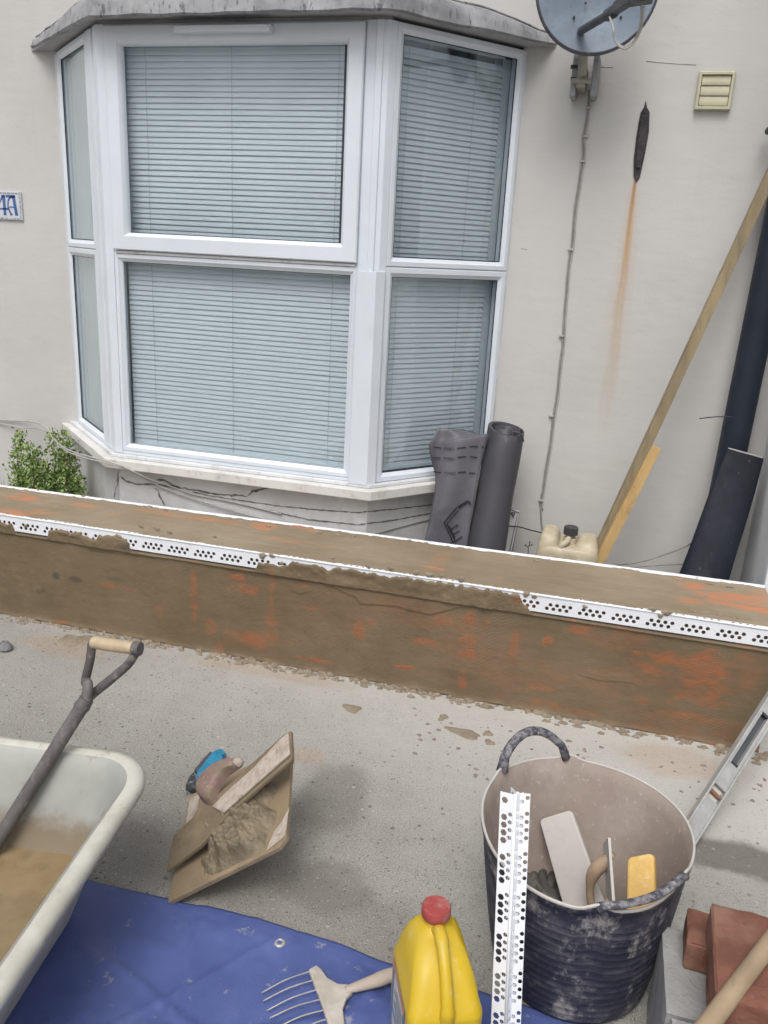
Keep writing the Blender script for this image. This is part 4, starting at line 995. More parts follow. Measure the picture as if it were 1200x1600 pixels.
for sx, tall, x_in in ((-1, .472, .055), (1, .458, .068)):   # two raised shoulders either side of the spout
    mb = MB(); rings = []
    for z, q in ((.385, 0), (.425, .1), (tall-.022, .3), (tall-.008, .5), (tall, .8), (tall+.001, .95)):
        xo = jc+sx*(jw-.001-.012*q*2); xi = jc+sx*(jw-x_in-.035*(1-q)); a_ = abs(xo-xi)/2
        rings.append(rrect((xo+xi)/2, 3.22, a_, .093-.035*q, min(a_*.9, .03), z))
    mb.loft(rings); mb.build('shoulder', 'jerry', jt, smooth=60)
mb = MB(); ca = at(888, 846, Y=3.17); cb_ = at(892, 828, Y=3.17)
mb.tube([(cb_[0], 3.20, .405), (cb_[0], 3.20, .455)], .026, 16); mb.build('spout', 'jerry', jt, smooth=40)
mb = MB(); zc = cb_[2]+.002
n_ = 20; rings = [[(cb_[0]+(rr_+(.0012 if k % 2 else 0))*math.cos(2*PI*k/n_), 3.195+(rr_+(.0012 if k % 2 else 0))*math.sin(2*PI*k/n_)-(z-zc)*.3, z) for k in range(n_)] for z, rr_ in ((zc-.03, .028), (zc-.002, .028), (zc+.004, .025), (zc+.004, .018), (zc+.001, .016))]
mb.loft(rings); mb.build('cap', 'cap_black', jt, smooth=40)
mb = MB(); mb.tube(spline([(ca[0]-.03, 3.145, .42), (ca[0]-.022, 3.14, .438), (ca[0]-.008, 3.15, .450), (ca[0]+.0, 3.18, .456)], 5), .012, 10); mb.build('carry_handle', 'jerry', jt, smooth=180)

# damp-proof membrane roll with its loose end
mr_ = thing('membrane_roll', (-.42, 3.27, 0), 'grey roll of damp proof membrane with printed loose end leaning beside the bay', 'roll')
tl, tr_ = at(763, 664, Y=3.31), at(819, 676, Y=3.31); bl, br_ = at(727, 856, Y=3.17), at(789, 864, Y=3.17)
cT = (tl+tr_)/2; cB = (bl+br_)/2; rT = np.linalg.norm(tr_-tl)/2; rB = np.linalg.norm(br_-bl)/2
k_ = (0-cT[2])/(cB-cT)[2]; cF = cT+(cB-cT)*k_
rings = []
for t in np.linspace(0, 1, 20):
    c_ = cT+(cF-cT)*t; rr_ = rT+(rB-rT)*t+.002*math.sin(t*14); ring = []
    for k in range(36):
        a = 2*PI*k/36; q = 1+.02*math.sin(3*a+t*2); ring.append(c_+np.array([math.cos(a)*rr_*q, math.sin(a)*rr_*q*.9, -.012*math.cos(a)*(1 if t == 0 else 0)+.012*math.sin(a)*(1 if t == 0 else 0)]))
    rings.append(ring)
inn = []
for j in range(5):
    c_ = sum(rings[j])/36; inn.append([c_+(p-c_)*.86+np.array([.004, 0, 0]) for p in rings[j]])
mb = MB(); mb.loft(inn[::-1]+rings, True, False, True); mb.build('rolled_core', 'membrane_roll', mr_, smooth=50)
mb = MB()                                   # inner turn visible in the open top, and the creased flap on it
sp_ = [cT+np.array([math.cos(a)*rT*(.75-.05*a), math.sin(a)*rT*(.75-.05*a)*.9, .004]) for a in np.linspace(0, 9, 40)]
P2 = np.array([[p, p-np.array([0, 0, .1])] for p in sp_]); mb.grid(P2); mb.build('inner_turn', 'membrane_roll', mr_, smooth=180, solid=.002)
fl = [at(u, v_, Y=3.255) for u, v_ in [(790, 690), (797, 678), (806, 675), (815, 680), (818, 690)]]
mb = MB(); mb.tube(spline(fl, 5), .004, 8, flat=.5); mb.build('creased_edge', 'membrane_roll', mr_, smooth=180)
# loose sheet: left edge / right edge in the photo, bent in depth
Ledge = [(684, 669), (677, 684), (671, 695), (672, 712), (675, 730), (678, 745), (678, 765), (675, 790), (670, 820), (664, 848), (660, 875)]
Redge = [(722, 671), (752, 680), (762, 679), (758, 700), (752, 722), (748, 745), (744, 770), (738, 800), (734, 830), (729, 862), (726, 885)]
rows = []
for i, (a_, b_) in enumerate(zip(Ledge, Redge)):
    t = i/(len(Ledge)-1); Yl = 3.19-.08*t; Yr = 3.25-.12*t
    pa, pb_ = at(*a_, Y=Yl), at(*b_, Y=Yr); row = []
    for k in range(15):
        s_ = k/14; p = pa+(pb_-pa)*s_; p = p+np.array([0, -.022*math.sin(PI*s_)*(1-.5*t)+.010*math.sin(s_*7+t*4)-.018*math.exp(-((s_)/.12)**2)*math.sin(t*9), 0])
        if i == 0: p = p+np.array([0, .0, .004*math.sin(s_*3.1)])
        row.append(p)
    rows.append(row)
# continue to the ground
last = rows[-1]; rows.append([np.array([p[0]-.01, p[1]-.02, .0]) for p in last])
P_ = np.array(rows); dense = np.array([[p for p in spline(P_[:, k], 3)] for k in range(P_.shape[1])])
mb = MB(); mb.grid(dense); mb.build('loose_end', 'membrane', mr_, smooth=180, solid=.0012)
def onsheet(u, v_):                       # nearest surface point along the sight line
    best = None
    d = at(u, v_, Y=3.0)-CP; d /= np.linalg.norm(d)
    Q = dense.reshape(-1, 3)-CP; tt = Q@d; dist = np.linalg.norm(Q-tt[:, None]*d, axis=1)
    idx = np.argsort(dist)[:4]; w_ = 1/(dist[idx]+1e-4); t = (tt[idx]*w_).sum()/w_.sum(); return CP+d*(t-.006)
def pstroke(pts, w_px, name='printed_dash'):
    pm_ = MB()
    L = []; R_ = []
    for i, p in enumerate(pts):
        a = pts[max(0, i-1)]; b = pts[min(len(pts)-1, i+1)]; dx, dy = b[0]-a[0], b[1]-a[1]; q = math.hypot(dx, dy)+1e-6
        L.append(onsheet(p[0]-dy/q*w_px/2, p[1]+dx/q*w_px/2)); R_.append(onsheet(p[0]+dy/q*w_px/2, p[1]-dx/q*w_px/2))
    n = len(L); pm_.add(L+R_, [(i, i+1, n+i+1, n+i) for i in range(n-1)]); pm_.build(name, 'print', mr_)
for pts in ([(677, 698.5), (689, 700)], [(714, 700.5), (728, 699)], [(734, 698), (747, 698)], [(676, 715), (688, 715.5)], [(715, 714.5), (728, 713.5)], [(735, 713.5), (746, 715)], [(677, 737), (689, 738.5)], [(716, 738), (728, 737.5)], [(733, 739), (743, 739.5)], [(752, 698), (757, 699)]):
    pstroke(pts, 1.7)
for pts, ww in (([(694, 816), (714, 793)], 1.6), ([(698, 818), (716, 797)], 1.6), ([(694, 816), (708, 848)], 1.6), ([(698, 818), (711, 845)], 1.6), ([(708, 848), (722, 838)], 1.8), ([(716, 793), (732, 783)], 4.0), ([(733, 783), (735, 789)], 3.0), ([(705, 827), (716, 820)], 1.8), ([(708, 835), (718, 829)], 1.6), ([(702, 822), (711, 840)], 1.8), ([(704, 848), (707, 853)], 2.5)):
    pstroke(pts, ww, 'printed_emblem_stroke')
for body, (u, v_) in (('110mm', (701.5, 701)), ('150mm', (702, 716.5)), ('225mm', (703, 739))):
    o_ = onsheet(u, v_); ex = onsheet(u+6, v_+.5)-o_; ez = onsheet(u, v_-5)-o_; ex /= np.linalg.norm(ex); ez /= np.linalg.norm(ez)
    t_ = text_mb(body, .0155, o_-np.array([0, .002, 0]), -ex, -ez); t_.build('printed_size', 'print', mr_)

# slim white panel with scroll behind the roll
pn = thing('white_panel', at(795, 860, Y=3.40), 'narrow white plastic panel with a black scroll mark half hidden behind the membrane roll', 'panel')
c4 = [at(u, v_, Y=3.38) for u, v_ in ((772, 792), (811, 800), (797, 862), (765, 862))]
mb = MB(); c4[3] = c4[3]-np.array([0, .0, .3])*0
mb.prism([c4[0], c4[3]-np.array([0, 0, .25]), c4[2]-np.array([.0, 0, .25]), c4[1]], (0, .018, 0)); mb.build('panel_body', 'panel', pn, bev=.002)
mb = MB(); mb.tube([at(u, v_, Y=3.374) for u, v_ in ((790, 793), (811, 801))], .002, 6)
mb.tube(spline([at(u, v_, Y=3.376) for u, v_ in ((790, 799), (797, 801), (801, 805), (802, 809))], 4), .0022, 6)
mb.tube(spline([at(u, v_, Y=3.376) for u, v_ in ((799, 801), (803, 801), (804, 804), (801, 805))], 4), .0014, 6); mb.build('scroll_mark', 'print', pn, smooth=180)
mb = MB(); mb.tube([at(u, v_, Y=3.374) for u, v_ in ((808, 806), (796, 862))], .0022, 6); mb.tube([at(u, v_, Y=3.376) for u, v_ in ((812, 802), (800, 863))], .0018, 6); mb.build('panel_edge', 'cable_grey', pn, smooth=180)
mb = MB(); mb.tube(spline([at(u, v_, Y=yy) for u, v_, yy in ((786, 822, 3.36), (810, 823, 3.37), (828, 828, 3.43), (849, 833, 3.492))], 5), .0028, 7)
tag(mb.build('black_cable', 'cable_black', smooth=180), 'thin black cable crossing the white panel to the clipped grey cable', 'cable')
mb = MB()
for pts in ([(825, 868), (825.5, 855), (827, 850)], [(825.5, 856), (821, 852)], [(826, 853), (831, 851.5)], [(827, 851), (828, 847)]):
    mb.tube([at(u, v_, Y=3.42) for u, v_ in pts], .0017, 6)
for u, v_ in ((831, 851), (821, 852), (828, 847)): mb.tube([at(u-.8, v_, Y=3.42), at(u+.8, v_, Y=3.42)], .004, 6)
P_ = at(825, 868, Y=3.42); mb.tube([P_, (P_[0], P_[1], .0)], .0017, 6)
tag(mb.build('dried_weed', 'cable_black', smooth=180), 'tiny dark dried weed stalk against the wall left of the jerrycan', 'weed')

# cables draped over the bay sill
def drape(label, pts, r_c, mat):
    mb = MB(); mb.tube(spline([at(u, v_, Y=yy) for u, v_, yy in pts], 7), r_c, 7)
    tag(mb.build('draped_cable', mat, smooth=180), label, 'cable', 'cables draped along the bay')
drape('upper grey cable looping over the shrub and across the bay sill', [(-60, 648, 3.49), (0, 656, 3.49), (40, 658, 3.48), (62, 662, 3.42), (76, 672, 3.3), (82, 684, 3.2), (98, 698, 3.1), (120, 708, 3.0), (150, 716, 2.965), (190, 728, 2.965), (232, 748, 3.0), (262, 758, 3.03), (300, 772, 3.034), (340, 780, 3.034), (380, 788, 3.034), (440, 803, 3.034)], .0032, 'cable_white')
drape('lower white cable running across the bay sill down to the low wall', [(-60, 655, 3.49), (0, 662, 3.49), (30, 668, 3.46), (60, 669, 3.4), (80, 680, 3.27), (100, 702, 3.08), (128, 714, 2.972), (160, 722, 2.962), (200, 734, 2.975), (240, 755, 3.02), (280, 772, 3.03), (320, 785, 3.03), (360, 797, 3.03), (400, 808, 3.03), (440, 818, 3.03)], .0028, 'cable_white')
mb = MB(); pts = [(560, 838), (585, 833), (620, 824), (650, 816), (690, 806)]
mb.tube(spline([onp(u, v_)+FR.n*.003 for u, v_ in pts], 5), .0026, 6)
tag(mb.build('draped_cable', 'cable_white', smooth=180), 'thin pale cable sagging under the right side of the bay beside the membrane', 'cable', 'cables draped along the bay')

# shrub
def shrub():
    base = at(75, 800, Y=3.22); t = thing('leafy_shrub', (base[0], 3.22, 0), 'bushy yellow green shrub at the left end of the bay behind the low wall', 'shrub')
    st = MB(); lf = MB(); r = random.Random(9)
    tips = [(30, 668), (24, 692), (44, 690), (60, 700), (82, 668), (97, 665), (104, 682), (112, 705), (70, 720), (50, 712), (90, 700), (22, 722), (104, 730), (120, 742), (36, 735), (60, 740), (84, 735), (100, 752), (118, 762), (30, 752), (75, 757), (48, 760)]
    for k, (u, v_) in enumerate(tips):
        Yt = 3.25+r.uniform(-.1, .1); T = at(u, v_, Y=Yt); B = np.array([base[0]+(T[0]-base[0])*.8, 3.22+r.uniform(-.05, .05), 0.0])
        pts = spline([B, B+(T-B)*.5+np.array([r.uniform(-.02, .02), r.uniform(-.02, .02), 0]), T], 8)
        st.tube(pts, [.004-.003*i/(len(pts)-1) for i in range(len(pts))], 5)
        L = len(pts)
        for i in range(330):
            s_ = .42+.58*r.random()**.7; p = pts[min(L-1, int(s_*(L-1)))]+0
            sp_ = (.036*(1.12-s_)+.010)
            q = p+np.array([r.gauss(0, sp_), r.gauss(0, sp_), r.gauss(0, .012)])
            a = r.uniform(0, 6.28); l_ = r.uniform(.010, .021); w2 = l_*.33
            d = np.array([math.cos(a)*.7, math.sin(a)*.7, r.uniform(.2, 1.1)]); d /= np.linalg.norm(d)
            n_ = np.cross(d, (r.uniform(-1, 1), r.uniform(-1, 1), r.uniform(-1, 1))); n_ /= np.linalg.norm(n_)+1e-9
            lf.add([q, q+d*l_*.5+n_*w2, q+d*l_, q+d*l_*.5-n_*w2], [(0, 1, 2, 3)])
    st.build('stems', 'stem', t, smooth=180); lf.build('foliage', 'leaf', t)
    t2 = thing('strap_leaf_plant', (at(5, 750, Y=3.2)[0], 3.2, 0), 'dark green strap leaved plant at the left frame edge beside the shrub', 'plant'); lf = MB()
    for k in range(16):
        u, v_ = r.uniform(-30, 14), r.uniform(733, 752); T = at(u, v_, Y=3.2+r.uniform(-.04, .04)); B = np.array([t2.location.x-.01, 3.2, .0])
        pts = spline([B, B+(T-B)*.6+np.array([0, 0, .03]), T], 5); L_ = [p+np.array([.004*(1-i/len(pts)), 0, 0]) for i, p in enumerate(pts)]; n = len(pts)
        lf.add(list(pts)+L_, [(i, i+1, n+i+1, n+i) for i in range(n-1)])
    lf.build('blades', 'leaf_dark', t2)
shrub()

# ================================================================== FOREGROUND
# tarpaulin
bx = [(-1.9, 1.44), (-1.078, 1.425), (-.8, 1.435), (-.632, 1.441), (-.45, 1.432), (-.288, 1.418), (-.075, 1.408), (.1, 1.40), (.22, 1.39)]
NXt, NYt = 240, 150
tx = np.linspace(-1.9, .22, NXt); tt = np.linspace(0, 1, NYt); TX, TV = np.meshgrid(tx, tt, indexing='ij')
yt = np.interp(TX, [p[0] for p in bx], [p[1] for p in bx])+.004*(fbm(TX*9, TX*0, 2, 2)-.5)
TY = yt-(yt-.35)*TV
TZ = .004+.011*sst(.45, .8, fbm(TX*4+TY*2, TY*5, 4, 77))+.004*fbm(TX*14, TY*14, 3, 78)*sst(0, .05, TV)
for ax0, ay0, ax1, ay1, hh0, ww0 in ((-1.0, .9, -.35, 1.25, .007, .010), (-.75, 1.42, -.6, .8, .006, .009), (-.45, 1.1, .1, 1.3, .007, .010), (-.95, 1.25, -.5, 1.1, .006, .012), (-.3, 1.40, -.5, .9, .005, .008), (-.85, 1.0, -.55, 1.43, .004, .007)):
    dx_, dy_ = ax1-ax0, ay1-ay0; LL_ = math.hypot(dx_, dy_); tt_0 = ((TX-ax0)*dx_+(TY-ay0)*dy_)/LL_**2; dd_ = ((TX-ax0)*dy_-(TY-ay0)*dx_)/LL_+.03*(fbm(TX*5, TY*5, 2, 90)-.5)
    TZ = TZ+1.1*hh0*np.exp(-(dd_/ww0)**2)*sst(-.1, .15, tt_0)*(1-sst(.85, 1.1, tt_0))
TZ = TZ+.0016*(TV < .022)
tp = thing('tarpaulin', (-.6, 1, 0), 'blue woven tarpaulin spread on the concrete with pale mortar smudges and an eyelet', 'tarpaulin')
mb = MB(); mb.grid(np.stack([TX, TY, TZ], -1), True); mb.build('sheet', 'tarp', tp, smooth=180, solid=.0008)
e = at(437, 1474, z=.012); mb = MB(); rr_ = []
for k in range(25):
    a = 2*PI*k/24; rr_.append([(e[0]+q*math.cos(a), e[1]+q*math.sin(a), .012+h_) for q, h_ in ((.0055, .001), (.006, .004), (.009, .0045), (.0125, .003), (.013, .0))])
mb.loft(rr_, False, False, False); mb.build('eyelet', 'eyelet', tp, smooth=180)
mb = MB(); mb.tube([(e[0], e[1], .008), (e[0], e[1], .0125)], .0058, 14); mb.build('eyelet_hole', 'crack', tp)

# mixing bath
bt = thing('mixing_bath', (-1.25, 1.0, 0), 'cream plastic mixing bath standing on the tarpaulin at the left edge', 'bath')
AN = math.radians(8.5); ex = np.array([math.cos(AN), math.sin(AN), 0]); ey = np.array([-math.sin(AN), math.cos(AN), 0]); cor = np.array([-.912, 1.528, 0])
BW, BL = .78, 1.25
def bring(ins, r, z, n=10):
    pts = []; a, b = BW/2-ins, BL/2-ins; c = cor-ex*BW/2-ey*BL/2
    for qx, qy, a0 in ((1, 1, 0), (-1, 1, PI/2), (-1, -1, PI), (1, -1, 1.5*PI)):
        for k in range(n+1):
            t = a0+PI/2*k/n; pts.append(c+ex*(qx*(a-r)+r*math.cos(t))+ey*(qy*(b-r)+r*math.sin(t))+np.array([0, 0, z+.003*math.sin(t*2+qx)]))
    return pts
ZR = .33
mb = MB(); mb.loft([bring(.15, .08, .006), bring(.142, .09, .02), bring(.10, .10, .14), bring(.045, .11, .285), bring(.028, .115, .3), bring(.012, .13, .298), bring(.0, .135, .305), bring(-.001, .135, .318), bring(.006, .13, ZR), bring(.02, .125, ZR+.003), bring(.034, .115, ZR-.001)], True, True, False)
mb.build('bath_shell', 'grp', bt, smooth=60)
mb = MB(); mb.loft([bring(.034, .115, ZR-.001), bring(.046, .11, ZR-.012), bring(.058, .10, ZR-.04), bring(.10, .095, .17), bring(.145, .085, .05), bring(.175, .08, .035)][::-1], True, True, False)
for f_i in range(len(mb.f)): mb.f[f_i] = mb.f[f_i][::-1]
mb.build('bath_lining', 'bath_in', bt, smooth=60)
mud = MB(); rg = bring(.115, .09, .115); c = sum(rg)/len(rg); rgs = []
for q in (1.0, .93, .8, .6, .4, .2, .03):
    rgs.append([c+(p-c)*q+np.array([0, 0, .018*(vnoise(p[0]*9*q, p[1]*9*q, 4)-.5) if q < .99 else 0]) for p in rg])
mud.loft(rgs, True, False, True)
tag(mud.build('mortar_slurry', 'mud', smooth=180), 'ochre watery mortar slurry lying in the bottom of the cream bath', 'mortar slurry')

# shovel in the bath
Asv = at(88, 1168, z=.352); Bsv = at(-2, 1312, z=.15)
dsh = Asv-Bsv; dsh /= np.linalg.norm(dsh)
def on_line_v(v_):
    t = 0
    best = min(np.linspace(-.3, 1.2, 3000), key=lambda q: abs(pr(Asv+dsh*q)[1]-v_)); return Asv+dsh*best
Gc = on_line_v(1009); Fk = on_line_v(1092); Ft = Bsv-dsh*.10
shv = thing('shovel', Ft, 'long handled shovel with worn wooden grip standing in the cream mixing bath', 'shovel')
mb = MB(); pts = [Ft, Bsv, Asv, Fk-dsh*.02, Fk]; mb.tube(pts, [.017, .0165, .0165, .0165, .0175], 14)
mb.tube([Fk-dsh*.028, Fk-dsh*.02, Fk-dsh*.012], [.0175, .0195, .0175], 14); mb.build('shaft', 'shaft', shv, smooth=60)
ge0 = at(147, 1004, Y=Gc[1]); ge1 = at(217, 1014, Y=Gc[1]); gd = ge1-ge0; gd -= dsh*(gd@dsh)*.5
GL = ge0; GR = ge1; gm = (GL+GR)/2; gdn = (GR-GL)/np.linalg.norm(GR-GL)
mb = MB(); mb.tube([GL-gdn*.004, GL+gdn*.004, gm-gdn*.02, gm+gdn*.02, GR-gdn*.012], [.0135, .0145, .0155, .0155, .0135], 16); mb.build('grip', 'wood_grip', shv, smooth=60)
side = gdn*.5*np.linalg.norm(GR-GL)
mb = MB(); mb.tube(spline([Fk-dsh*.004, Fk+dsh*.035-side*.62*.5, at(134, 1062, Y=Gc[1]), at(141, 1030, Y=Gc[1]), GL-gdn*.006], 6), [.0145]+[.0125]*12+[.012]*11+[.0105], 12, flat=.85); mb.build('fork_arm', 'shaft', shv, smooth=60)
mb = MB(); mb.tube(spline([Fk-dsh*.004, at(148, 1082, Y=Gc[1]-.01), at(175, 1060, Y=Gc[1]), at(200, 1038, Y=Gc[1]), GR-gdn*.002], 6), [.0145]+[.0125]*12+[.012]*11+[.0105], 12, flat=.85); mb.build('fork_arm', 'shaft', shv, smooth=60)
mb = MB(); mb.tube([GR-gdn*.014, GR+gdn*.004], .0165, 14); mb.build('end_cap', 'shaft', shv, smooth=50)
# blade (in the slurry)
sw = np.cross(dsh, (0, 0, 1)); sw /= np.linalg.norm(sw); nb = np.cross(sw, dsh); mb = MB()
rows = [[Ft-dsh*(.26*i/8)+sw*(.10*(1 if i < 6 else 1-.28*(i-5))*(j/4-1))+nb*(.02*(j/4-1)**2) for j in range(9)] for i in range(9)]
mb.grid(np.array(rows)); mb.build('blade', 'steel_dark', shv, smooth=180, solid=.002)
mb = MB(); mb.tube([Ft+dsh*.05, Ft-dsh*.06], [.02, .014], 12); mb.build('socket', 'steel_dark', shv, smooth=60)

def grain_mat():
    t = NT('bleached_plank_grain'); d = at(455, 1180, z=.1)-at(351, 1272, z=.1)
    mp = t.n.new('ShaderNodeMapping'); mp.vector_type = 'TEXTURE'; mp.inputs['Rotation'].default_value = (0, 0, math.atan2(d[1], d[0])); mp.inputs['Scale'].default_value = (8, 1, 1); t.l.new(t.tc, mp.inputs[0])
    tc0 = t.tc; t.tc = mp.outputs[0]; n1 = t.noise(90, 4, .6); n2 = t.noise(30, 3, .6); t.tc = tc0
    col = t.mix(t.mr(n1, .35, .65), (.35, .29, .245), (.45, .385, .335)); col = t.mix(t.mr(n2, .52, .7, 0, .5), col, (.25, .19, .15))
    col = t.mix(t.mr(t.noise(22, 6, .7), .6, .68, 0, .8), col, (.2, .155, .11))
    t.bump(n1, .5, .002); return t.fin(col, .7, 0, .3)
M['plank'] = grain_mat()
# hawk board with mortar
H2 = at(262, 1410, z=.01); H1 = at(295, 1245, z=.06); H3 = at(447, 1310, z=.2)
hn = np.cross(H3-H2, H1-H2); hn /= np.linalg.norm(hn); hn = hn if hn[2] > 0 else -hn
e1 = (H1-H2)/np.linalg.norm(H1-H2); e2 = np.cross(hn, e1); e2 = e2 if e2@(H3-H2) > 0 else -e2
S_ = .335; H4 = H2+e1*S_+e2*S_
hk = thing('hawk_board', (H2+H4)/2*np.array([1, 1, 0]), 'square wooden plasterer hawk board tilted on the concrete with a heap of mortar on it', 'hawk board')
mb = MB(); mb.prism([H2, H2+e2*(S_-.02), H2+e2*S_+e1*.02, H4-e1*.008, H4-e2*.008, H2+e1*S_], -hn*.013); mb.build('board', 'hawkwood', hk, bev=.002)
mb = MB()
def onhk(u, v_, h_=.001): return at(u, v_, n=hn, p0=H2+hn*h_)
mb.prism([onhk(416, 1330), onhk(446, 1306), onhk(452, 1262), onhk(440, 1285), onhk(428, 1300)], hn*.0008); mb.build('clean_patch', 'plank', hk)
mb = MB(); mb.prism([onhk(297, 1248), onhk(313, 1240), onhk(308, 1268), onhk(290, 1292)], hn*.0008); mb.build('clean_patch', 'plank', hk)
mb = MB(); hc = H2+e1*S_*.5+e2*S_*.5-hn*.013; gl = hc[2]/max(.2, hn[2]); mb.tube([hc, hc-hn*min(.12, gl-.004)], [.019, .017], 14); mb.build('hawk_handle', 'wood_grip', hk, smooth=60)
# mortar heap
NH = 130; aa = np.linspace(0, 1, NH); A1, A2 = np.meshgrid(aa, aa, indexing='ij')
c1 = onhk(376, 1290); pc = np.array([(c1-H2)@e1, (c1-H2)@e2])/S_
lx = (A1-pc[0]); ly = (A2-pc[1]); nz1 = fbm(A1*7, A2*7, 4, 61); nz2 = fbm(A1*22, A2*22, 4, 62)
rad = np.sqrt((lx/.45)**2+(ly/.33)**2)+(nz1-.5)*.7
hh = sst(1, .45, rad)*(.020+.036*nz1)+sst(1.02, .9, rad)*(.010*nz2)-.002
edge_ = np.minimum(np.minimum(A1, 1-A1), np.minimum(A2, 1-A2))
hh = hh+sst(1, .6, rad)*(.020*np.abs(fbm(A1*13, A2*13, 4, 66)-.5)*3+.010*fbm(A1*34, A2*34, 3, 67)-.004)
hh = (hh+.002)*sst(.02, .10, edge_)-.002
base_ = H2[None, None, :]+A1[..., None]*S_*e1+A2[..., None]*S_*e2
Ph = base_+hh[..., None]*hn
keep = hh > -.0015
mb = MB(); idx = -np.ones(hh.shape, int); vs = []
for i in range(NH):
    for j in range(NH): idx[i, j] = len(vs); vs.append(Ph[i, j])
fs = [(idx[i, j], idx[i+1, j], idx[i+1, j+1], idx[i, j+1]) for i in range(2, NH-3) for j in range(2, NH-3) if keep[i, j] or keep[i+1, j] or keep[i, j+1] or keep[i+1, j+1]]
if np.cross(e1, e2)@hn < 0: fs = [f[::-1] for f in fs]
mb.add(vs, fs); tag(mb.build('mortar_heap', 'mortar', smooth=180), 'lumpy heap of wet brown mortar on the wooden hawk board', 'mortar heap')

# wooden float lying on the mortar
fo = .062
def onfl(u, v_, h_=0): return at(u, v_, n=fn_, p0=fp+fn_*h_)
pA_ = at(259, 1362, n=hn, p0=H2+hn*.03); pD_ = at(456, 1186, n=hn, p0=H2+hn*.075); pB_ = at(271, 1304, n=hn, p0=H2+hn*.045)
fn_ = np.cross(pD_-pA_, pB_-pA_); fn_ /= np.linalg.norm(fn_); fn_ = fn_ if fn_[2] > 0 else -fn_; fp = pA_
ft = thing('wooden_float', pA_, 'mud covered wooden float with mauve bow handle lying across the mortar on the hawk', 'float')
pol = [onfl(*q) for q in ((259, 1362), (263, 1338), (271, 1304), (345, 1236), (398, 1188), (440, 1150), (454, 1141), (456, 1186), (405, 1229), (352, 1277), (312, 1322))]
mb = MB(); mb.prism(pol, -fn_*.012); mb.build('float_plate', 'floatface', ft, bev=.003)
mb = MB(); pol = [onfl(*q, .0005) for q in ((334, 1262), (352, 1243), (398, 1202), (440, 1157), (453, 1147), (455, 1180), (405, 1224), (351, 1272))]
mb.prism(pol, fn_*.008); mb.build('wood_stiffener', 'plank', ft, bev=.003)
hpol = [(314, 1246), (313, 1234), (318, 1221), (328, 1210), (341, 1199), (356, 1191), (372, 1188), (379, 1195), (374, 1203), (362, 1209), (350, 1221), (341, 1238), (336, 1258), (326, 1256)]
mb = MB(); lower = [onfl(u, v_, -.001) for u, v_ in hpol]; cen = sum(lower)/len(lower)
rgs = []
for q, hz in ((1.10, 0), (1.02, .012), (.98, .022), (.86, .030), (.55, .033)):
    rgs.append([cen+(p-cen)*q+fn_*(hz+.004*(vnoise(i_*.7, hz*90, 5)-.5)) for i_, p in enumerate(lower)])
mb.loft(rgs, True, False, True); mb.build('bow_handle', 'pinkgrip', ft, smooth=50, sub=1)
q = onfl(371, 1192, .016); d_ = onfl(378, 1180, .016)-onfl(360, 1204, .016); d_ /= np.linalg.norm(d_)
mb = MB(); mb.tube([q-d_*.006, q+d_*.003, q+d_*.010, q+d_*.013], [.013, .0145, .0135, .009], 16); mb.build('handle_end', 'cleanwood', ft, smooth=60)

# utility knife
kn = thing('utility_knife', at(320, 1205, z=0), 'teal and black folding utility knife lying on the concrete behind the hawk', 'knife')
def kz(pts, z): return [at(u, v_, z=z) for u, v_ in pts]
mb = MB(); mb.prism(kz([(346, 1175), (353, 1182), (347, 1192), (332, 1208), (322, 1221), (314, 1228), (306, 1224), (308, 1211), (322, 1193), (334, 1179)], .006), (0, 0, .014)); mb.build('teal_body', 'teal', kn, bev=.003)
mb = MB(); mb.prism(kz([(306, 1224), (316, 1227), (309, 1236), (297, 1240), (290, 1232), (296, 1218), (303, 1211)], .006), (0, 0, .012)); mb.build('black_nose', 'steel_dark', kn, bev=.002)
mb = MB(); mb.prism(kz([(311, 1210), (303, 1208), (318, 1190), (328, 1179), (333, 1181), (320, 1196)], .004), (0, 0, .012)); mb.build('black_spine', 'dish_arm', kn, bev=.002)
mb = MB(); mb.tube(kz([(291, 1240), (288, 1232), (296, 1229), (306, 1233)], .01), .0018, 6); mb.build('wire_clip', 'tine', kn)
mb = MB(); c_ = at(348, 1180, z=.021); mb.tube([c_-np.array([0, 0, .006]), c_], .004, 10); mb.build('lanyard_hole', 'black_gasket', kn)
mb = MB(); c_ = at(314, 1212, z=.021); mb.tube([c_-np.array([0, 0, .006]), c_+np.array([0, 0, .001])], .007, 12); mb.build('worn_button', 'mortar_dry', kn)

# scratcher comb on the tarp
scr = thing('render_scratcher', at(530, 1540, z=0), 'dusty wire tined render scratcher lying on the blue tarpaulin beside the yellow container', 'scratching tool')
zz_ = .03
mb = MB(); pol = [at(u, v_, z=zz_) for u, v_ in ((482, 1514), (494, 1507), (502, 1513), (512, 1527), (528, 1536), (545, 1537), (552, 1548), (542, 1558), (536, 1575), (540, 1610), (545, 1640), (525, 1640), (510, 1590), (498, 1555))]
mb.prism(pol, (0, 0, -.012)); mb.build('comb_head', 'scratch_metal', scr, bev=.003)
mb = MB(); pts = [at(540, 1547, z=zz_), at(560, 1541, z=.032), at(585, 1533, z=.034), at(610, 1524, z=.034), at(640, 1518, z=.034), at(665, 1515, z=.034)]
mb.tube(spline(pts, 5), [.008+.008*min(1, i/12) for i in range(26)], 12, flat=.8); mb.build('handle', 'cleanwood', scr, smooth=180)
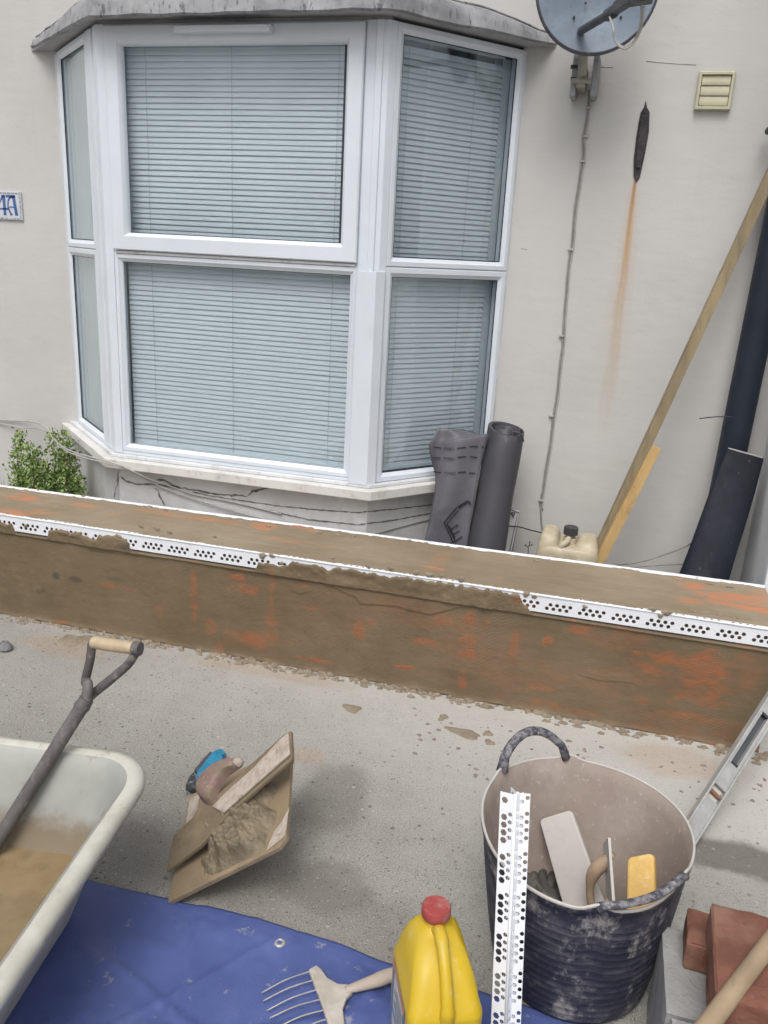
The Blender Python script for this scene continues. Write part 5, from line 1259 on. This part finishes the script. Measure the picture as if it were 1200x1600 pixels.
for (a, b, c, d) in ((484, 1518, 409, 1551), (488, 1532, 411, 1564), (493, 1547, 417, 1579), (499, 1562, 421, 1591), (507, 1578, 434, 1605), (514, 1592, 470, 1612), (522, 1612, 450, 1640)):
    mb = MB(); P0_, P1_ = at(a, b, z=zz_-.004), at(c, d, z=.02); P1b = P1_+np.array([0, 0, -.014]); mid = (P0_+P1_)/2+np.array([0, 0, .006])
    mb.tube(spline([P0_+(P0_-P1_)*.03, P0_, mid, P1_], 5), .0016, 7); mb.build('tine', 'tine', scr, smooth=180)

# yellow container --------------------------------------------------------
bc = np.array([at(690, 1500, z=.22)[0]-.004, 1.235, 0]); 
yb_t = thing('yellow_container', (bc[0], bc[1], 0), 'yellow plastic jug with dusty red cap and blue white label in front of the tub', 'container')
RO = math.radians(24)
def yr(a, b, r, z, dx=0, dy=0): return [p for p in rrect(bc[0]+dx*math.cos(RO)-dy*math.sin(RO), bc[1]+dx*math.sin(RO)+dy*math.cos(RO), a, b, r, z, 7, RO)]
mb = MB(); mb.loft([yr(.062, .084, .02, .002), yr(.069, .092, .022, .012), yr(.070, .094, .022, .10), yr(.070, .094, .022, .188), yr(.0695, .093, .022, .194), yr(.066, .088, .022, .203, 0, .002), yr(.060, .077, .026, .236, 0, .010), yr(.050, .060, .028, .264, 0, .022), yr(.035, .038, .028, .284, 0, .034), yr(.0235, .0235, .0232, .288, 0, .042), yr(.0225, .0225, .0222, .291, 0, .042), yr(.0225, .0225, .0222, .306, 0, .042)])
mb.build('jug_body', 'yellow', yb_t, smooth=70)
def yl(x, y, z): return np.array([bc[0]+x*math.cos(RO)-y*math.sin(RO), bc[1]+x*math.sin(RO)+y*math.cos(RO), z])
mb = MB(); mb.tube(spline([yl(.0, .024, .284), yl(.0, .004, .298), yl(.0, -.022, .292), yl(.0, -.048, .272), yl(.0, -.072, .244), yl(.0, -.090, .212), yl(0, -.088, .180)], 6), [.013]*6+[.0125]*6+[.0115]*12+[.012]*6+[.014]*7, 12, flat=.9); mb.build('handle', 'yellow', yb_t, smooth=180)
cp = yl(0, .042, .302); n_ = 36; rgs = []
for z, r_ in ((0, .0265), (.004, .0275), (.02, .0272), (.0235, .025), (.0235, .012), (.0225, .004)):
    rgs.append([cp+np.array([(r_+(.0008 if k % 2 and .003 < z < .021 else 0))*math.cos(2*PI*k/n_), (r_+(.0008 if k % 2 and .003 < z < .021 else 0))*math.sin(2*PI*k/n_), z]) for k in range(n_)])
mb = MB(); mb.loft(rgs); mb.build('cap', 'redcap', yb_t, smooth=50)
def lab(name, mat, y0_, y1_, z0_, z1_, o_):
    mb = MB(); c = [yl(-.0702-o_, y0_, z0_), yl(-.0702-o_, y1_, z0_), yl(-.0702-o_, y1_, z1_), yl(-.0702-o_, y0_, z1_)]; mb.prism(c, (yl(-.0006, 0, 0)-yl(0, 0, 0))*1.0); return mb.build(name, mat, yb_t)
lb = lab('label', 'label_blue', -.062, .064, .03, .185, .0004)
def lab2(mat, y0_, y1_, z0_, z1_, k_, name='label_panel'):
    mb = MB(); o_ = .0014+.0003*k_; c = [yl(-.0702-o_, y0_, z0_), yl(-.0702-o_, y1_, z0_), yl(-.0702-o_, y1_, z1_), yl(-.0702-o_, y0_, z1_)]; mb.prism(c, (yl(-.0005, 0, 0)-yl(0, 0, 0))); mb.build(name, mat, lb)
lab2('label_white', -.05, .04, .05, .17, 1); lab2('label_orange', -.062, .064, .175, .185, 1)
lab2('label_blue', -.052, .052, .082, .092, 2, 'label_band')
for k in range(7): lab2('label_ink', -.045, .01+.012*(k % 3), .155-.009*k, .158-.009*k, 3, 'label_line')

# rubber tub -------------------------------------------------------------
TC = np.array([.067, 1.588]); 
tub = thing('rubber_tub', (TC[0], TC[1], 0), 'navy flexible rubber tub caked in pale dust holding tools', 'tub')
NT_ = 120; RZ = .335
bcx, bcy = .074, 1.552
def trim(th):      # rim height by angle
    z = RZ+.012*math.sin(th)+.006*math.cos(2*th)
    for c_, w_, hgt in ((math.radians(153), .10, .012), (math.radians(102), .10, .012), (math.radians(280), .10, .014), (math.radians(334), .10, .012), (math.radians(307), .26, -.010)):
        d_ = (th-c_+PI) % (2*PI)-PI; z += hgt*math.exp(-(d_/w_)**2)
    return z
def tp_(th, f, inner=0):
    """f 0..1 base to rim"""
    zr = trim(th); z = .004+(zr-.004)*f; q = f**.75
    rx = .163+(.222-.163)*q-inner; ry = .163+(.232-.163)*q-inner
    cx_ = bcx+(TC[0]-bcx)*f; cy_ = bcy+(TC[1]+.006-bcy)*f
    wob = 1+.012*math.sin(3*th+1)*f
    return np.array([cx_+rx*wob*math.cos(th), cy_+ry*wob*math.sin(th), z])
ths = [2*PI*k/NT_ for k in range(NT_)]
outer = []
fl_ = []
nb_ = 15
for k in range(nb_):
    f0 = .04+.84*k/nb_; fl_ += [(f0, 0), (f0+.004, -.0006), (f0+.008, -.0006), (f0+.012, 0)]
fl_ = [(0, .012), (.012, .002)]+fl_+[(.9, 0), (.955, -.001), (.965, -.004), (1, -.004)]
for f, inn_ in fl_: outer.append([tp_(t, f, inn_) for t in ths])
mb = MB(); mb.loft(outer, True, True, False)
# vertical ribs between the bands
for t in ths[::3]:
    mb.tube([tp_(t, f)+np.array([0, 0, 0]) for f in np.linspace(.05, .88, 6)], .0003, 4, False)
mb.build('tub_outside', 'tub_out', tub, smooth=60)
inn = [[tp_(t, 1, -.004)+np.array([0, 0, 0]) for t in ths]]
inn += [[tp_(t, 1, -.001)+np.array([0, 0, .0032]) for t in ths], [tp_(t, .998, .003) for t in ths]]
inn += [[tp_(t, f, .0055) for t in ths] for f in (.9, .7, .5, .3, .14)]
mb = MB(); mb.loft(inn, True, False, False)
for i in range(len(mb.f)): mb.f[i] = mb.f[i]
mb.build('tub_lining', 'tub_in', tub, smooth=60)
mb = MB(); mb.tube([tp_(t, 1, -.001)+np.array([0, 0, .0025]) for t in ths]+[tp_(ths[0], 1, -.001)+np.array([0, 0, .0025])], .0030, 8, False); mb.build('rim', 'pale_plastic', tub, smooth=180)
mb = MB(); mb.loft([[tp_(t, .14, .0055) for t in ths], [tp_(t, .06, .008) for t in ths], [tp_(t, .045, .03) for t in ths], [tp_(t, .045, .15) for t in ths]], True, False, True); mb.build('tub_floor', 'tub_out', tub, smooth=60)
def thandle(a0, a1, hgt, lean, r0, nm):
    pts = []; nrm = []
    for k in range(15):
        s_ = k/14; a = math.radians(a0+(a1-a0)*s_); p = tp_(a, 1); arch = math.sin(PI*s_)**.55
        o_ = np.array([math.cos(a), math.sin(a), 0]); p = p+o_*lean*arch+np.array([0, 0, hgt*arch-.006]); pts.append(p)
    mb = MB(); mb.tube(pts, [r0*(1.25 if k in (0, 14) else 1.0) for k in range(15)], 12, flat=.75); mb.build('handle', 'tub_handle', tub, smooth=180)
thandle(151, 104, .082, .012, .0115, 'handle')
thandle(280, 334, .034, .004, .0095, 'handle')

# things in the tub
def inrub(u, v_, z): return at(u, v_, z=z)
q1 = at(842, 1279, z=.29); q2 = at(905, 1263, z=.29)
pf = thing('plastic_float', at(900, 1400, z=.03), 'pale grey rectangular plastic float standing tilted in the rubber tub', 'float')
TL_, TR_ = at(841, 1280, Y=1.74), at(893, 1264, Y=1.74); BL_, BR_ = at(886, 1440, Y=1.60), at(950, 1425, Y=1.60)
nf = np.cross(TR_-TL_, BL_-TL_); nf /= np.linalg.norm(nf); nf = nf if nf[1] < 0 else -nf
def lerp4(s_, t_): return TL_*(1-s_)*(1-t_)+TR_*s_*(1-t_)+BL_*(1-s_)*t_+BR_*s_*t_
ring = []
for cx_, cy_, a0 in ((.16, .05, PI), (.84, .05, 1.5*PI), (.95, .97, 0), (.05, .97, PI/2)):
    for k in range(5):
        a = a0+PI/2*k/4; ring.append(lerp4(cx_+.14*math.cos(a)*(1 if cy_ < .5 else .3), cy_+.045*math.sin(a)*(1 if cy_ < .5 else .5)))
mb = MB(); mb.prism(ring, -nf*.014); mb.build('float_blade', 'pale_plastic', pf, bev=.003)
mb = MB(); cm = lerp4(.5, .5)-nf*.03; mb.tube([lerp4(.5, .25)-nf*.014, lerp4(.5, .3)-nf*.045, lerp4(.5, .6)-nf*.045, lerp4(.5, .65)-nf*.014], .011, 10); mb.build('float_handle', 'tan', pf, smooth=180)

trw = thing('trowel', at(955, 1420, z=.03), 'steel trowel seen edge on with tan curved handle inside the rubber tub', 'trowel')
Tt, Tb_ = at(952, 1309, Y=1.58), at(960, 1425, Y=1.48); axd = (Tb_-Tt); vw = (Tt+Tb_)/2-CP; vw /= np.linalg.norm(vw)
mb = MB(); dd = axd/np.linalg.norm(axd); sdv = vw-dd*(vw@dd); sdv /= np.linalg.norm(sdv); sdv = sdv*math.cos(.1)+np.cross(dd, sdv)*math.sin(-.12); nv = np.cross(dd, sdv)
mb.obox((Tt+Tb_)/2+sdv*.05, axd/2, sdv*.05, nv*.0028); mb.build('trowel_blade', 'pale_plastic', trw)
sg = -1 if (pr((Tt+Tb_)/2+nv*.05)[0] > pr((Tt+Tb_)/2)[0]) else 1
hpts = [at(u, v_, Y=1.585) for u, v_ in ((952, 1340), (944, 1348), (932, 1358), (924, 1374), (922, 1395), (926, 1425))]
mb = MB(); pts = spline(hpts, 5); mb.tube(pts, [.009+.007*math.sin(PI*min(1, i/18)) for i in range(len(pts))], 12); mb.build('trowel_handle', 'tan', trw, smooth=180)
mb = MB(); mb.tube([hpts[0], at(957, 1334, Y=1.585)], .008, 8); mb.build('handle_shank', 'tan', trw, smooth=180)
mb = MB(); mb.tube([at(930, 1420, Y=1.56), at(957, 1404, Y=1.55)], .006, 8); mb.build('handle_shank', 'tan', trw, smooth=180)

spg = thing('sponge_float', at(1005, 1400, z=.1), 'pale yellow sponge float upright against the near side of the rubber tub', 'sponge float')
a, b, c, d = at(980, 1340, Y=1.56), at(1022, 1334, Y=1.56), at(1025, 1425, Y=1.49), at(978, 1430, Y=1.49)
ns = np.cross(b-a, d-a); ns /= np.linalg.norm(ns); ns = ns if ns[1] > 0 else -ns
mb = MB(); mb.prism([a+(d-a)*.04, a+(b-a)*.12, a+(b-a)*.85-(d-a)*.02, b+(c-b)*.06, c, d], ns*.026); mb.build('sponge_face', 'sponge', spg, bev=.006)
mb = MB(); mb.obox((a+b+c+d)/4+ns*.045, (b-a)*.2, ns*.016, (d-a)*.3); mb.build('sponge_handle', 'tan', spg, bev=.004)

glv = thing('work_glove', at(845, 1400, z=.03), 'dark crumpled work glove lying in the bottom of the rubber tub', 'glove')
mb = MB(); pc_ = at(852, 1402, z=.06)
def gl_(u, v_, z): return at(u, v_, z=z)
mb.tube(spline([gl_(838, 1430, .05), gl_(850, 1405, .065), gl_(862, 1385, .06)], 5), [.03, .034, .037, .038, .038, .037, .036, .034, .032, .03, .028], 12, flat=.5); mb.build('glove_palm', 'glove', glv, smooth=180)
for k, (u, v_) in enumerate(((822, 1362), (832, 1358), (848, 1352), (866, 1360))):
    mb = MB(); mb.tube(spline([gl_(840+k*7, 1398-k*3, .07), gl_((u+840+k*7)/2-3, (v_+1398)/2, .085), gl_(u, v_, .07)], 4), [.011]*7+[.0095, .008], 10); mb.build('glove_finger', 'glove', glv, smooth=180)
mb = MB(); mb.tube(spline([gl_(828, 1412, .08), gl_(819, 1395, .09), gl_(816, 1378, .085)], 4), [.012]*7+[.01, .008], 10); mb.build('glove_thumb', 'glove', glv, smooth=180)
mb = MB(); mb.tube([at(866, 1424, z=.17), at(861, 1416, z=.185)], [.013, .011], 12); mb.tube([at(866, 1424, z=.17), at(880, 1445, z=.03)], .013, 12)
tag(mb.build('wooden_peg', 'tan', smooth=60), 'rounded tan handle tip just showing beside the glove in the tub', 'handle')

# angle beads leaning on the tub -------------------------------------------
Pr_ = at(799, 1392, z=.362); Ft_ = at(790, 1610, z=.10)
db = Pr_-Ft_; db /= np.linalg.norm(db); foot = Ft_-db*(Ft_[2]/db[2])
tt_ = min(np.linspace(0, .6, 3000), key=lambda q: abs(pr(Pr_+db*q)[1]-1240)); topb = Pr_+db*tt_
Lb = np.linalg.norm(topb-foot)
vdir = (Pr_-CP); vdir /= np.linalg.norm(vdir)
rgt = np.cross(db, -vdir); rgt /= np.linalg.norm(rgt)
if pr(Pr_+rgt*.05)[0] < pr(Pr_)[0]: rgt = -rgt
toc = np.cross(rgt, db); toc = toc if toc@vdir < 0 else -toc          # towards the camera
def angle_bead(off, s0, label, fl=.027, turn=0.0):
    o0 = foot+db*s0+off; t_ = thing('angle_bead', o0, label, 'angle bead', 'white angle beads leaning on the tub')
    aL = -rgt*math.cos(.38+turn)-toc*math.sin(.38+turn); aR = rgt*math.cos(.85-turn)-toc*math.sin(.85-turn)
    aL /= np.linalg.norm(aL); aR /= np.linalg.norm(aR); L = Lb-s0
    mb = MB()
    mpl = lambda u, v_: o0+db*u+aL*v_
    perf(mb, mpl, 0, L, .0035, .0135, .077, 4, .0148, .0074, .0045, 6); perf(mb, mpl, 0, L, .0135, .0275, .077, 4, .0148, .0, .0066, 6); mb.add([mpl(0, .0275), mpl(L, .0275), mpl(L, fl+.003), mpl(0, fl+.003)], [(0, 1, 2, 3)])
    mb.build('left_flange', 'bead_clean', t_, solid=.0007)
    mb = MB(); mpr = lambda u, v_: o0+db*u+aR*v_
    perf(mb, mpr, 0, L, .0035, .0145, .077, 4, .0155, .01, .0045, 6); perf(mb, mpr, 0, L, .0145, fl-.003, .077, 4, .0155, .018, .0045, 6)
    mb.build('right_flange', 'bead_clean', t_, solid=.0007)
    mb = MB(); mb.tube([o0, o0+db*(L+.002)], .0032, 8); mb.build('bead_nose', 'bead_clean', t_, smooth=180)
angle_bead(toc*.006, 0, 'front white perforated angle bead leaning on the near side of the rubber tub')
angle_bead(-toc*.004+rgt*.004, -.012, 'second white perforated angle bead nested behind the front one against the tub', turn=.75)

# spirit level -----------------------------------------------------------
# foot on the concrete behind the tub, top resting against the low wall
g0 = at(1062, 1326, z=.0); tw = at(1262, 1012, Y=Y0-.02)
lv = thing('spirit_level', g0, 'scuffed aluminium spirit level leaning against the low wall right of the tub', 'spirit level')
dl = tw-g0; Ll = np.linalg.norm(dl); dl /= Ll; vv = (g0+tw)/2-CP; vv /= np.linalg.norm(vv)
sl_ = np.cross(dl, -vv); sl_ /= np.linalg.norm(sl_)
if pr(g0+dl*.3+sl_*.05)[0] < pr(g0+dl*.3)[0]: sl_ = -sl_
nl = np.cross(sl_, dl); nl = nl if nl@vv < 0 else -nl
ca, sa = math.cos(.45), math.sin(.45); wdir = sl_*ca-nl*(-sa)*-1; wdir /= np.linalg.norm(wdir); tdir = np.cross(dl, wdir); tdir = tdir if tdir@nl > 0 else -tdir
# wdir: across the wide face, tdir: face normal (towards camera)
wdt, thk = .052, .024; Lf = Ll+.35
def lp(s_, w_, o_): return g0+dl*s_+wdir*w_+tdir*o_
def hole_s(u, v_):      # distance along the level seen at a pixel
    return min(np.linspace(0, Lf, 2000), key=lambda q: math.hypot(pr(lp(q, 0, thk/2))[0]-u, pr(lp(q, 0, thk/2))[1]-v_))
s1, s2 = hole_s(1160, 1192), hole_s(1190, 1122); s3 = hole_s(1108, 1232)
mb = MB()
def lbox(s0, s1_, w0, w1, o0, o1):
    mb.obox(lp((s0+s1_)/2, (w0+w1)/2, (o0+o1)/2), dl*(s1_-s0)/2, wdir*(w1-w0)/2, tdir*(o1-o0)/2)
h = wdt/2; k = thk/2
lbox(0, Lf, h-.006, h, -k, k); lbox(0, Lf, -h, -h+.006, -k, k)               # I-beam flanges
for a, b in ((0, s3-.022), (s3+.022, s1-.02), (s2+.02, Lf)): lbox(a, b, -h+.006, h-.006, -k+.003, k-.003)
lbox(s1-.02, s2+.02, h-.016, h-.006, -k+.003, k-.003); lbox(s1-.02, s2+.02, -h+.006, -h+.013, -k+.003, k-.003)
mb.build('level_body', 'alu', lv, bev=.0012)
mb = MB(); lbox(s1-.02, s2+.02, -h+.013, h-.016, -k+.004, -k+.006); mb.build('hand_slot', 'dish_arm', lv)
for a, b in ((s1-.02, s1-.012), (s2+.012, s2+.02)):
    mb = MB(); lbox(a, b, -h+.013, h-.016, -k+.006, k-.003); mb.build('slot_lining', 'black_gasket', lv)
mb = MB(); c_ = lp(s3, 0, 0); mb.tube([c_-wdir*.018, c_+wdir*.018], .0065, 12); mb.build('vial', 'brick', lv, smooth=60)
mb = MB(); lbox(s3-.021, s3+.021, -h+.007, h-.007, -k+.004, -k+.006); mb.build('vial_backing', 'pale_plastic', lv)

# concrete blocks, bricks, pole --------------------------------------------
def roughbox(x0, x1, y0, y1, z0, z1, rot, seed, amp=.003, n=10):
    cx_, cy_ = (x0+x1)/2, (y0+y1)/2; mb = MB(); lx_, ly_, lz_ = x1-x0, y1-y0, z1-z0
    ca_, sa_ = math.cos(rot), math.sin(rot)
    bm_v = {}
    def vid(i, j, k, N):
        key = (i, j, k)
        if key in bm_v: return bm_v[key]
        a, b, c = i/N[0], j/N[1], k/N[2]; p = np.array([x0+a*lx_-cx_, y0+b*ly_-cy_, z0+c*lz_])
        e_ = sum(1 for q in (a, b, c) if q in (0.0, 1.0))
        nn_ = np.array([(-1 if a == 0 else 1 if a == 1 else 0), (-1 if b == 0 else 1 if b == 1 else 0), (-1 if c == 0 else 1 if c == 1 else 0)], float)
        q = float(fbm((p[0]+p[2]*1.7)*34+seed, (p[1]-p[2]*1.3)*34, 3, seed))
        p = p-nn_*amp*(q*(.6 if e_ == 1 else 1.5)+(.3 if e_ > 1 else 0))
        if c == 0: p[2] = z0
        mb.v.append((cx_+p[0]*ca_-p[1]*sa_, cy_+p[0]*sa_+p[1]*ca_, p[2])); bm_v[key] = len(mb.v)-1; return bm_v[key]
    N = (n, n, max(3, n//2))
    for k in (0, N[2]):
        for i in range(N[0]):
            for j in range(N[1]):
                f = (vid(i, j, k, N), vid(i+1, j, k, N), vid(i+1, j+1, k, N), vid(i, j+1, k, N)); mb.f.append(f if k else f[::-1])
    for j in (0, N[1]):
        for i in range(N[0]):
            for k in range(N[2]):
                f = (vid(i, j, k, N), vid(i+1, j, k, N), vid(i+1, j, k+1, N), vid(i, j, k+1, N)); mb.f.append(f[::-1] if j else f)
    for i in (0, N[0]):
        for j in range(N[1]):
            for k in range(N[2]):
                f = (vid(i, j, k, N), vid(i, j+1, k, N), vid(i, j+1, k+1, N), vid(i, j, k+1, N)); mb.f.append(f if i else f[::-1])
    return mb
tag(roughbox(.24, .46, 1.272, 1.49, 0, .215, 0, 3, .002, 16).build('concrete_block', 'block', smooth=35), 'grey concrete block directly beside the rubber tub, under the red bricks', 'block', 'grey concrete blocks')
tag(roughbox(.247, .60, .86, 1.262, 0, .221, 0, 5, .002, 20).build('concrete_block', 'block', smooth=35), 'nearer grey concrete block at the bottom edge of the view', 'block', 'grey concrete blocks')
tag(roughbox(.466, .9, 1.27, 1.48, 0, .215, 0, 6, .002, 18).build('concrete_block', 'block', smooth=35), 'grey concrete block under the bricks at the right edge', 'block', 'grey concrete blocks')
tag(roughbox(.277, .49, 1.375, 1.475, .216, .281, math.radians(-4), 13, .004, 20).build('red_brick', 'brick', smooth=35), 'small red brick behind the taller stack on the block', 'brick', 'red bricks on the blocks')
tag(roughbox(.306, .41, 1.150, 1.365, .222, .285, math.radians(-4), 11, .003, 20).build('red_brick', 'brick', smooth=35), 'lower red brick of the two stacked at the right edge', 'brick', 'red bricks on the blocks')
tag(roughbox(.303, .408, 1.20, 1.425, .286, .35, math.radians(-3), 12, .003, 22).build('red_brick', 'brick', smooth=35), 'upper dusty red brick of the stacked pair beneath the wooden pole', 'brick', 'red bricks on the blocks')
Q1 = at(1185, 1497, z=.372); Q0 = at(1100, 1610, z=.33); dq = Q0-Q1
mb = MB(); e0_ = Q1-dq*1.6; k_ = (0.018-Q1[2])/dq[2]; 
pts = [e0_, Q1, Q0, Q0+dq*2.4]; mb.tube(pts, [.015, .0155, .0165, .018], 14)
tag(mb.build('wooden_pole', 'stick', smooth=60), 'pale wooden pole crossing over the red bricks in the bottom right corner', 'pole')
